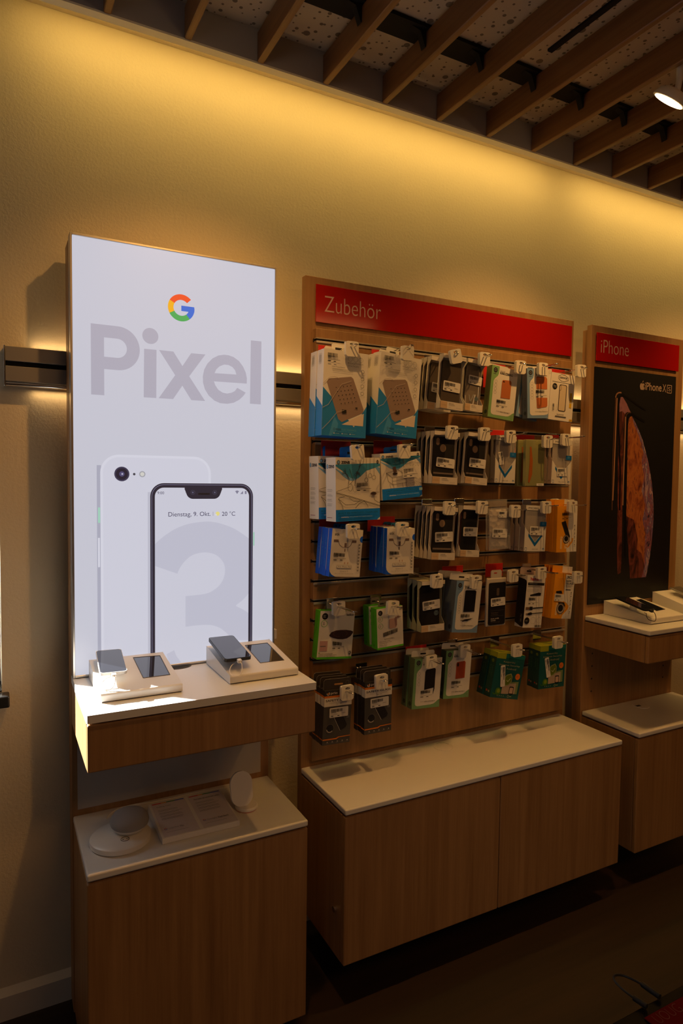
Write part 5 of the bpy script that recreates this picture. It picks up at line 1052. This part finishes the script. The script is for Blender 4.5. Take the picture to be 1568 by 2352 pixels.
LG = ink(88, 190, 24)
def belkin(p, pad=True):
    def pr(d):
        d.rect(0, 0.955, 1, 1, LG)
        d.disc(0.14, 0.11, 0.085, INK); d.lines(0.09, 0.09, 0.17, 0.13, 3, GREYI, 0.01)
        G2 = ink(80, 180, 50)
        d.ring(0.13, 0.26, 0.085, 0.010, G2); d.lines(0.09, 0.245, 0.15, 0.275, 2, MIDI, 0.012)
        if pad:
            d.text(0.76, 0.05, 0.965, 0.10, 'belkin', INK, 0.01)
            pts = [(0.30, 0.50), (0.36, 0.44), (0.48, 0.405), (0.62, 0.395), (0.78, 0.395), (0.92, 0.41), (0.985, 0.43), (0.985, 0.46), (0.92, 0.53), (0.82, 0.575), (0.70, 0.59), (0.55, 0.585), (0.40, 0.555), (0.31, 0.52)]
            d.poly(pts, ink(58, 34, 36)); d.ring(0.62, 0.47, 0.2, 0.008, ink(110, 70, 60), 0.42, 24, 90, 400)
            d.rect(0.05, 0.62, 0.27, 0.83, ink(190, 150, 150)); d.lines(0.07, 0.73, 0.25, 0.73, 1, MIDI, 0.02); d.disc(0.05, 0.865, 0.015, G2); printed_price(d, 0.42, 0.63, 0.86, 0.79, 0.03)
            for k, t in enumerate(('WIRELESS CHARGING PAD', 'SUPPORT DE RECHARGE SANS FIL', 'DRAHTLOSES 10W LADEGERÄT')): d.text(0.04, 0.875 + 0.027 * k, (0.44, 0.56, 0.52)[k], 0.893 + 0.027 * k, t, MIDI, 0.01)
            d.ring(0.93, 0.875, 0.033, 0.012, INK, 1.1); d.line([(0.95, 0.83), (0.935, 0.92)], 0.012, INK)
        else:
            d.ring(0.14, 0.43, 0.085, 0.010, G2); d.lines(0.10, 0.415, 0.16, 0.445, 2, MIDI, 0.012)
            d.text(0.68, 0.045, 0.985, 0.095, 'belkin', INK, 0.01)
            d.rrect(0.46, 0.28, 0.74, 0.52, 0.05, ink(196, 160, 150)); d.poly([(0.72, 0.24), (0.76, 0.27), (0.76, 0.46), (0.70, 0.5), (0.66, 0.3)], ink(150, 116, 116)); d.rect(0.76, 0.235, 0.85, 0.285, ink(150, 120, 116)); d.rect(0.85, 0.255, 0.91, 0.27, MIDI)
            d.bars(0.22, 0.60, 0.78, 0.70, INK, -0.07); d.lines(0.25, 0.75, 0.7, 0.77, 2, MIDI, 0.01)
            d.text(0.05, 0.80, 0.48, 0.82, 'HOME CHARGER + CABLE', MIDI, 0.01); d.text(0.05, 0.83, 0.54, 0.85, 'CHARGEUR SECTEUR + CÂBLE', MIDI, 0.01); d.line([(0.06, 0.87), (0.34, 0.86), (0.34, 0.93), (0.06, 0.94), (0.06, 0.87)], 0.006, MIDI); d.text(0.09, 0.885, 0.31, 0.915, 'iPhone  iPad', MIDI)
    carton(p, CARD, LG, LG, LG, LG, prints=pr, side=lambda d: (d.vtext(0.38, 0.10, 0.62, 0.42, 'wireless charging', ink(50, 120, 10)), d.lines(0.3, 0.9, 0.6, 0.93, 2, ink(40, 90, 10), 0.04)))
    hang_tab(p, mat('smoked_tab', (0.20, 0.17, 0.14), 0.4), 0.22, 0.58, 0.022, p.D * 0.7)
P('charger_box', 'bright green and white box picturing a dark charging pad, leftmost of fourth row', 'box', (736.1, 1403.4), (815.2, 1402.8), (726.5, 1515), -0.188, 0.036, belkin)
e = P('charger_box', 'bright green and white box picturing a wall charger, in front', 'box', (864.2, 1399.8), (923.8, 1393), (867.1, 1493.5), -0.253, 0.038, belkin, pad=False); behind(e, 1, 0.055, 'bright green and white box picturing a wall charger', 'green wall charger boxes')

def bag(p):
    W, H, D_ = p.W, p.H, p.D; w = W / 2; rnd = random.Random(3)
    n, m_ = 16, 26; vs = []; fs = []
    for sgn in (-1, 1):
        for j in range(m_ + 1):
            for i in range(n + 1):
                u = i / n; v = j / m_; bul = (math.sin(math.pi * u) ** 0.35) * (math.sin(math.pi * min(1, v * 1.02)) ** 0.3) if 0 < u < 1 and 0 < v < 1 else 0
                vs.append((-w * 0.86 + 2 * w * 0.86 * u, D_ / 2 + sgn * (D_ * 0.42 * bul + rnd.uniform(0, 0.0012) * bul), H * 0.02 + H * 0.94 * v))
    a = (n + 1) * (m_ + 1)
    for s_ in (0, 1):
        for j in range(m_):
            for i in range(n):
                q = [s_ * a + j * (n + 1) + i, s_ * a + j * (n + 1) + i + 1, s_ * a + (j + 1) * (n + 1) + i + 1, s_ * a + (j + 1) * (n + 1) + i]; fs.append(q if s_ == 0 else q[::-1])
    WR = mat('crumpled_white_bag', (0.50, 0.42, 0.36), 0.35, nodes=lambda nt, b: (lambda g, v, bp: (nt.links.new(g.outputs['Position'], v.inputs['Vector']), nt.links.new(v.outputs['Distance'], bp.inputs['Height']), nt.links.new(bp.outputs[0], b.inputs['Normal'])))(N(nt, 'ShaderNodeNewGeometry'), N(nt, 'ShaderNodeTexVoronoi', Scale=55.0, feature='F1'), N(nt, 'ShaderNodeBump', Strength=0.6, Distance=0.01)))
    MB().add(vs, fs, WR).build('wrapped_case', p.root, smooth=True)
    f = MB(); f.box(-w * 1.12, w * 1.08, -0.0012, -0.0009, -0.002, H * 0.995, CLEAR); f.box(-w * 1.12, w * 1.08, D_ + 0.0009, D_ + 0.0012, -0.002, H * 1.20, CLEAR); f.build('clear_bag', p.root)
    l = MB(); l.box(-w * 0.98, w * 0.98, D_ - 0.001, D_, H * 1.03, H * 1.17, mat('frosted_header', (0.5, 0.42, 0.35), 0.4, alpha=0.5), 0.001, 1); l.build('header_strip', p.root)
    sticker(p, 0.42, 0.08, 0.85, 0.24, -4, -0.0016); sticker(p, 0.10, 0.50, 0.86, 0.72, -5, -0.0016)
P('bagged_phone_case', 'phone case wrapped in crumpled clear bag with two price labels, third row', 'phone case pack', (1124, 1168), (1169, 1166.7), (1124.5, 1263), -0.252, 0.014, bag)

def blister(p):
    W, H, D_ = p.W, p.H, p.D; w = W / 2
    MB().box(-w, w, 0.0025, D_, 0, H, mat('blister_frame', (0.62, 0.56, 0.48), 0.35), 0.005, 3).build('blister_tray', p.root)
    t = MB(); t.extr([(-w * 0.55, D_ * 0.6, H * 0.985), (w * 0.52, D_ * 0.6, H * 0.985), (w * 0.52, D_ * 0.6, H * 1.13), (w * 0.40, D_ * 0.6, H * 1.16), (-w * 0.44, D_ * 0.6, H * 1.16), (-w * 0.55, D_ * 0.6, H * 1.13)], (0, -0.003, 0), mat('blister_frame', (0.6, 0.5, 0.4))); Decal(t, (-w * 0.55, D_ * 0.6 - 0.003, H * 1.16), (w * 1.07, 0, 0), (0, 0, H * 0.17)).rrect(0.25, 0.30, 0.55, 0.42, 0.04, REDC); t.build('hang_tab', p.root)
    c = MB(); r = 0.007; x0, x1, z0, z1 = -w * 0.80, w * 0.84, H * 0.035, H * 0.905; out = []
    for cxx, czz, a0 in ((x1 - r, z1 - r, 0), (x0 + r, z1 - r, 90), (x0 + r, z0 + r, 180), (x1 - r, z0 + r, 270)): out += [(cxx + r * math.cos(math.radians(a0 + 18 * k)), 0.0022, czz + r * math.sin(math.radians(a0 + 18 * k))) for k in range(6)]
    c.extr(out, (0, -0.004, 0), ink(16, 15, 18)); d = Decal(c, (x0, -0.0018, z1), (x1 - x0, 0, 0), (0, 0, z1 - z0)); d.rrect(0.44, 0.13, 0.60, 0.31, 0.06, ink(92, 76, 66))
    d.line([(0.1, 0.66), (0.92, 0.66)], 0.008, MIDI); d.text(0.14, 0.70, 0.58, 0.73, 'Dual-layer', ink(120, 105, 95)); d.text(0.14, 0.745, 0.55, 0.77, 'protection', ink(120, 105, 95)); d.line([(0.1, 0.79), (0.92, 0.79)], 0.008, MIDI); d.text(0.12, 0.835, 0.62, 0.865, 'DUAL LAYER', ink(200, 190, 180), 0.02); d.text(0.12, 0.88, 0.42, 0.91, 'COVER', ink(200, 190, 180), 0.02); d.text(0.12, 0.93, 0.66, 0.95, 'Galaxy S9', ink(120, 105, 95))
    c.build('phone_case', p.root); price_sticker(p.root, (-w + W * 0.17, -0.0021, H * 0.595), (W * 0.72, 0, 0), (0, 0, H * 0.17), math.radians(2))
P('phone_case_pack', 'cream blister pack holding a black dual layer phone case before a red card', 'phone case pack', (1119, 1329), (1164.6, 1327), (1116, 1441), -0.247, 0.013, blister)

def hama(p):
    def pr(d):
        RH = ink(196, 20, 30)
        d.text(0.18, 0.03, 0.62, 0.095, 'hama', RH, 0.03); d.rect(0.06, 0.135, 0.96, 0.185, INK); d.lines(0.12, 0.158, 0.6, 0.158, 1, GREYI, 0.02); d.lines(0.06, 0.20, 0.9, 0.215, 2, MIDI, 0.012); d.line([(0.06, 0.27), (0.65, 0.26), (0.65, 0.29), (0.06, 0.30), (0.06, 0.27)], 0.006, GREYI)
        d.poly([(0.22, 0.37), (0.7, 0.32), (0.82, 0.33), (0.8, 0.38), (0.24, 0.395)], INK); printed_price(d, 0.17, 0.42, 0.78, 0.55)
        BR = ink(120, 92, 70)
        d.rect(0.05, 0.605, 0.28, 0.655, BR); d.rect(0.26, 0.595, 0.42, 0.66, INK); d.line([(0.42, 0.625), (1, 0.605)], 0.045, INK); d.rect(0.08, 0.725, 0.20, 0.75, BR); d.poly([(0.18, 0.72), (0.34, 0.70), (0.42, 0.715), (0.42, 0.745), (0.3, 0.76), (0.18, 0.755)], INK); d.line([(0.42, 0.728), (1, 0.705)], 0.035, INK)
        d.disc(0.17, 0.865, 0.14, INK); d.lines(0.09, 0.86, 0.22, 0.87, 2, GREYI, 0.012); d.ring(0.50, 0.86, 0.135, 0.008, GREYI); d.ring(0.83, 0.855, 0.12, 0.008, GREYI); d.bars(0.62, 0.945, 0.97, 0.985, INK)
    def sd(d):
        d.poly([(0.0, 0.06), (0.72, 0.08), (0.92, 0.10), (1.0, 0.14), (1.0, 0.955), (0.88, 0.985), (0.65, 0.98), (0.0, 0.925)], ink(16, 15, 18)); d.lines(0.25, 0.12, 0.55, 0.36, 11, ink(60, 56, 54), 0.012); d.vtext(0.62, 0.74, 0.80, 0.90, 'THAT WAY', ink(180, 170, 160)) 
    carton(p, CARD, CARD, CARD, CARD, prints=pr, side=sd)
    hang_tab(p, mat('pale_pink_card', (0.72, 0.58, 0.52), 0.5), -0.0, 0.98, 0.027, p.D * 0.95)
P('cable_box', 'tall slim white and black cable box with red brand lettering in the fourth row', 'box', (1211.6, 1321.4), (1253, 1319.9), (1200, 1441.8), -0.227, 0.046, hama)

OR = ink(238, 160, 24)
def orange(p, kind=0):
    def pr(d):
        d.poly([(0.56, 0), (1, 0), (1, 1), (0.5, 1), (0.5, 0.9), (0.56, 0.8)] if kind == 0 else [(0.54, 0), (1, 0), (1, 1), (0.52, 1), (0.57, 0.9), (0.80, 0.72), (0.72, 0.66), (0.5, 0.6)], CARD)
        d.line([(0.26, 0.66), (0.22, 0.70), (0.22, 0.93)], 0.09, ink(240, 200, 140)); d.line([(0.44, 0.93), (0.44, 0.86), (0.66, 0.76)], 0.09, ink(240, 200, 140)); d.line([(0.54, 0.90), (0.78, 0.77), (0.78, 0.70)], 0.07, OR)
        if kind == 0:
            d.poly([(0.22, 0.345), (0.42, 0.32), (0.45, 0.36), (0.66, 0.66), (0.64, 0.69), (0.46, 0.66), (0.24, 0.38)], ink(30, 26, 26)); d.disc(0.47, 0.72, 0.16, ink(96, 84, 76)); d.disc(0.47, 0.72, 0.125, ink(200, 190, 170)); d.disc(0.47, 0.71, 0.10, INK); printed_price(d, 0.24, 0.14, 0.8, 0.28)
        else:
            d.text(0.60, 0.055, 0.86, 0.11, '3D', INK, 0.03); d.text(0.58, 0.15, 0.82, 0.185, 'SAFE', INK, 0.02); d.text(0.58, 0.20, 0.96, 0.24, 'GLASS', INK, 0.02); d.lines(0.58, 0.265, 0.92, 0.29, 2, MIDI, 0.01); d.lines(0.58, 0.36, 0.9, 0.36, 1, INK, 0.025)
            d.poly([(0.12, 0.40), (0.38, 0.385), (0.44, 0.45), (0.14, 0.45)], INK); d.poly([(0.28, 0.64), (0.58, 0.64), (0.64, 0.72), (0.5, 0.75), (0.3, 0.68)], INK); d.disc(0.42, 0.78, 0.20, ink(110, 98, 88)); d.disc(0.42, 0.78, 0.16, ink(205, 190, 170)); d.disc(0.42, 0.77, 0.13, INK); d.text(0.16, 0.085, 0.46, 0.115, 'displex', ink(244, 180, 80))
        for k in range(6): d.disc(0.88, 0.42 + 0.085 * k, 0.022, MIDI, 1, 8); d.lines(0.83, 0.455 + 0.085 * k, 0.93, 0.455 + 0.085 * k, 1, GREYI, 0.01)
    carton(p, OR, OR, OR, OR, CARD, prints=pr)
    mb = MB(); W, H = p.W, p.H; mb.box(-W / 2, 0, p.D - 0.0012, p.D, H + 0.0002, H + 0.026, OR); mb.box(0, W / 2, p.D - 0.0012, p.D, H + 0.0002, H + 0.026, CARD); mb.build('hang_tab', p.root)
    if kind: sticker(p, 0.06, 0.46, 0.52, 0.62, -3)
e = P('screen_glass_box', 'upper orange and white screen glass box, right end, in front', 'box', (1280, 1163), (1325.8, 1162), (1276.8, 1269), -0.237, 0.0185, orange); behind(e, 2, 0.0205, 'upper orange and white screen glass box, right end', 'orange boxes, third row')
e = P('screen_glass_box', 'lower orange and white screen glass box, right end, in front', 'box', (1275.4, 1315), (1320.8, 1316.7), (1264.2, 1420.3), -0.237, 0.0185, orange, kind=1); behind(e, 2, 0.0205, 'lower orange and white screen glass box, right end', 'orange boxes, fourth row')

KG = ink(6, 84, 84); KL = ink(150, 160, 30); KM = ink(14, 108, 104)
def kasp(p):
    def pr(d):
        d.rect(0, 0, 0.32, 0.125, KL); d.rect(0.32, 0, 1, 0.10, KM); KT = ink(170, 170, 130)
        d.text(0.26, 0.165, 0.68, 0.215, 'Kaspersky', KT, 0.0); d.text(0.13, 0.235, 0.86, 0.285, 'Internet Security', KT, 0.0); d.text(0.24, 0.31, 0.74, 0.355, 'for Android', KT, 0.0); d.lines(0.38, 0.40, 0.70, 0.40, 1, KM, 0.008)
        d.disc(0.85, 0.49, 0.085, ink(226, 120, 20)); d.lines(0.80, 0.48, 0.86, 0.50, 2, ink(180, 80, 10), 0.012)
        d.poly([(0.38, 0.68), (0.62, 0.62), (0.92, 0.60), (0.92, 0.88), (0.40, 0.90)], ink(120, 140, 90)); d.poly([(0.36, 0.70), (0.60, 0.66), (0.84, 0.64), (0.84, 0.88), (0.36, 0.90)], ink(180, 160, 140)); d.rrect(0.62, 0.72, 0.78, 0.90, 0.03, INK); d.rrect(0.64, 0.745, 0.76, 0.875, 0.02, ink(200, 170, 150))
        d.poly([(0.44, 0.47), (0.60, 0.43), (0.66, 0.50), (0.66, 0.62), (0.56, 0.70), (0.44, 0.72), (0.39, 0.62), (0.39, 0.52)], ink(160, 170, 110)); d.poly([(0.455, 0.49), (0.59, 0.45), (0.64, 0.51), (0.64, 0.61), (0.555, 0.68), (0.455, 0.70), (0.41, 0.61), (0.41, 0.53)], ink(110, 130, 20)); d.line([(0.47, 0.585), (0.52, 0.62), (0.60, 0.54)], 0.014, ink(220, 225, 190))
        d.disc(0.24, 0.85, 0.10, ink(70, 120, 20)); d.disc(0.25, 0.84, 0.055, ink(130, 150, 20)); d.line([(0.06, 0.88), (0.10, 0.915), (0.3, 0.90)], 0.03, ink(60, 110, 20))
        for k in range(4): d.disc(0.24 + 0.07 * k, 0.945, 0.012, KT, 1, 8)
        d.ring(0.62, 0.945, 0.03, 0.012, KT); d.lines(0.67, 0.945, 0.76, 0.945, 1, KT, 0.02)
    def sd(d):
        d.rect(0, 0, 1, 0.11, KL); d.disc(0.5, 0.20, 0.2, ink(96, 110, 20)); d.vtext(0.5, 0.30, 0.72, 0.55, 'Kaspersky Internet', ink(70, 110, 70)); d.vtext(0.22, 0.30, 0.44, 0.5, 'for Android', ink(70, 110, 70)); d.disc(0.35, 0.87, 0.13, ink(170, 50, 20)); d.disc(0.68, 0.88, 0.13, ink(140, 130, 90))
    carton(p, KG, ink(8, 60, 56), KL, KG, prints=pr, side=sd)
    d = None; sticker(p, 0.02, 0.44, 0.60, 0.57, -78)
e = P('software_box', 'dark green software box with shield, left hook, in front', 'box', (1143.5, 1498.2), (1206.6, 1488.7), (1124, 1601.3), -0.262, 0.034, kasp); behind(e, 1, 0.040, 'dark green software box with shield, left hook', 'green software boxes, left hook')
e = P('software_box', 'dark green software box with shield, right hook, in front', 'box', (1241, 1485), (1299.8, 1474), (1235.2, 1583.7), -0.252, 0.030, kasp); behind(e, 1, 0.032, 'dark green software box with shield, right hook', 'green software boxes, right hook')

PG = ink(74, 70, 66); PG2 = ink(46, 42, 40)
def prio(p):
    W, H = p.W, p.H
    def pr(d):
        PO = ink(230, 128, 16)
        d.rect(0, 0, 1, 0.10, PG2); d.rect(0, 0.10, 1, 0.137, PO); d.rect(0, 0.137, 1, 0.295, CARD); d.text(0.22, 0.03, 0.46, 0.085, 'prio', ink(210, 200, 190), 0.015)
        d.ring(0.13, 0.055, 0.045, 0.022, ink(210, 200, 190), 1.1, 14, -60, 200); d.disc(0.135, 0.055, 0.022, PO)
        d.text(0.05, 0.165, 0.95, 0.205, 'SAFETY GLASS', INK, 0.01); d.text(0.17, 0.225, 0.83, 0.24, 'Tempered Glass Screen Protector', MIDI); d.text(0.42, 0.25, 0.62, 0.265, 'Clear / 9H', MIDI)
        d.poly([(0.30, 0.42), (0.62, 0.40), (0.86, 0.66), (0.82, 0.71), (0.62, 0.76)], ink(24, 22, 22)); d.line([(0.30, 0.42), (0.62, 0.76)], 0.012, ink(190, 185, 175)); d.lines(0.83, 0.50, 0.95, 0.53, 3, GREYI, 0.008)
        d.disc(0.24, 0.70, 0.15, ink(104, 98, 92)); d.disc(0.24, 0.70, 0.135, INK); d.ring(0.24, 0.70, 0.115, 0.022, ink(210, 200, 185), 1, 16, 40, 170)
        d.poly([(0, 0.885), (0.48, 0.885), (0.56, 0.865), (1, 0.862), (1, 0.875), (0.58, 0.88), (0.5, 0.908), (0, 0.908)], PO)
        for k in range(5): d.disc(0.17 + 0.18 * k, 0.945, 0.022, ink(190, 180, 165), 0.8, 6); d.lines(0.12 + 0.18 * k, 0.965, 0.22 + 0.18 * k, 0.965, 1, GREYI, 0.006)
    def sd(d):
        PO = ink(220, 120, 16); d.rect(0, 0, 1, 0.10, PG2); d.rect(0, 0.095, 1, 0.132, PO); d.rect(0, 0.132, 1, 0.29, CARD); d.rect(0, 0.885, 1, 0.908, PO)
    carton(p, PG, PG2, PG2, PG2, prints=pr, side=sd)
    mb = MB(); y = p.D * 0.5; h = 0.034; r = 0.006; w = W / 2
    mb.extr([(-w, y, H + 0.0002), (w, y, H + 0.0002), (w, y, H + h - r), (w - r, y, H + h), (-w + r, y, H + h), (-w, y, H + h - r)], (0, -0.0008, 0), ink(58, 50, 44)); mb.tube([(-w, y - 0.0009, H), (-w, y - 0.0009, H + h - r), (-w + r, y - 0.0009, H + h), (w - r, y - 0.0009, H + h)], 0.0005, GREYI, 5)
    d = Decal(mb, (-w, y - 0.0008, H + h), (W, 0, 0), (0, 0, h)); d.rrect(0.38, 0.46, 0.70, 0.62, 0.03, ink(200, 150, 100)); d.ring(0.86, 0.45, 0.06, 0.015, MIDI); mb.build('hang_tab', p.root)
    sticker(p, 0.20, 0.32, 0.88, 0.50, 1)
e = P('screen_glass_pack', 'dark grey screen glass pack with orange stripes, left hook of bottom row, in front', 'screen glass pack', (745.6, 1587.6), (808.7, 1579), (739.3, 1713.3), -0.272, 0.0215, prio); behind(e, 3, 0.026, 'dark grey screen glass pack with orange stripes, left hook', 'grey glass packs, left hook')
e = P('screen_glass_pack', 'dark grey screen glass pack with orange stripes, right hook of bottom row, in front', 'screen glass pack', (838.2, 1568.4), (900, 1560), (836, 1688.8), -0.277, 0.0205, prio); behind(e, 2, 0.0245, 'dark grey screen glass pack with orange stripes, right hook', 'grey glass packs, right hook')
# red cards at the back of several hooks
for i, a, c, dz, h in ((0, -0.055, 0.055, 0.010, 0.03), (1, -0.06, 0.05, 0.010, 0.03), (4, -0.055, 0.05, 0.012, 0.09), (6, -0.05, 0.05, 0.006, 0.05), (7, -0.06, 0.05, 0.022, 0.05), (8, -0.055, 0.06, 0.020, 0.05), (11, -0.055, 0.045, 0.010, 0.05), (12, -0.055, 0.045, 0.012, 0.14), (13, -0.04, 0.03, 0.004, 0.05), (14, -0.06, 0.05, 0.016, 0.05), (15, -0.06, 0.05, 0.016, 0.05), (24, -0.05, 0.045, 0.022, 0.05), (25, -0.05, 0.035, 0.016, 0.05), (28, -0.05, 0.04, 0.018, 0.05)):
    X, z, gy = HK[i]; backcard(i, a, c, z + dz, h)
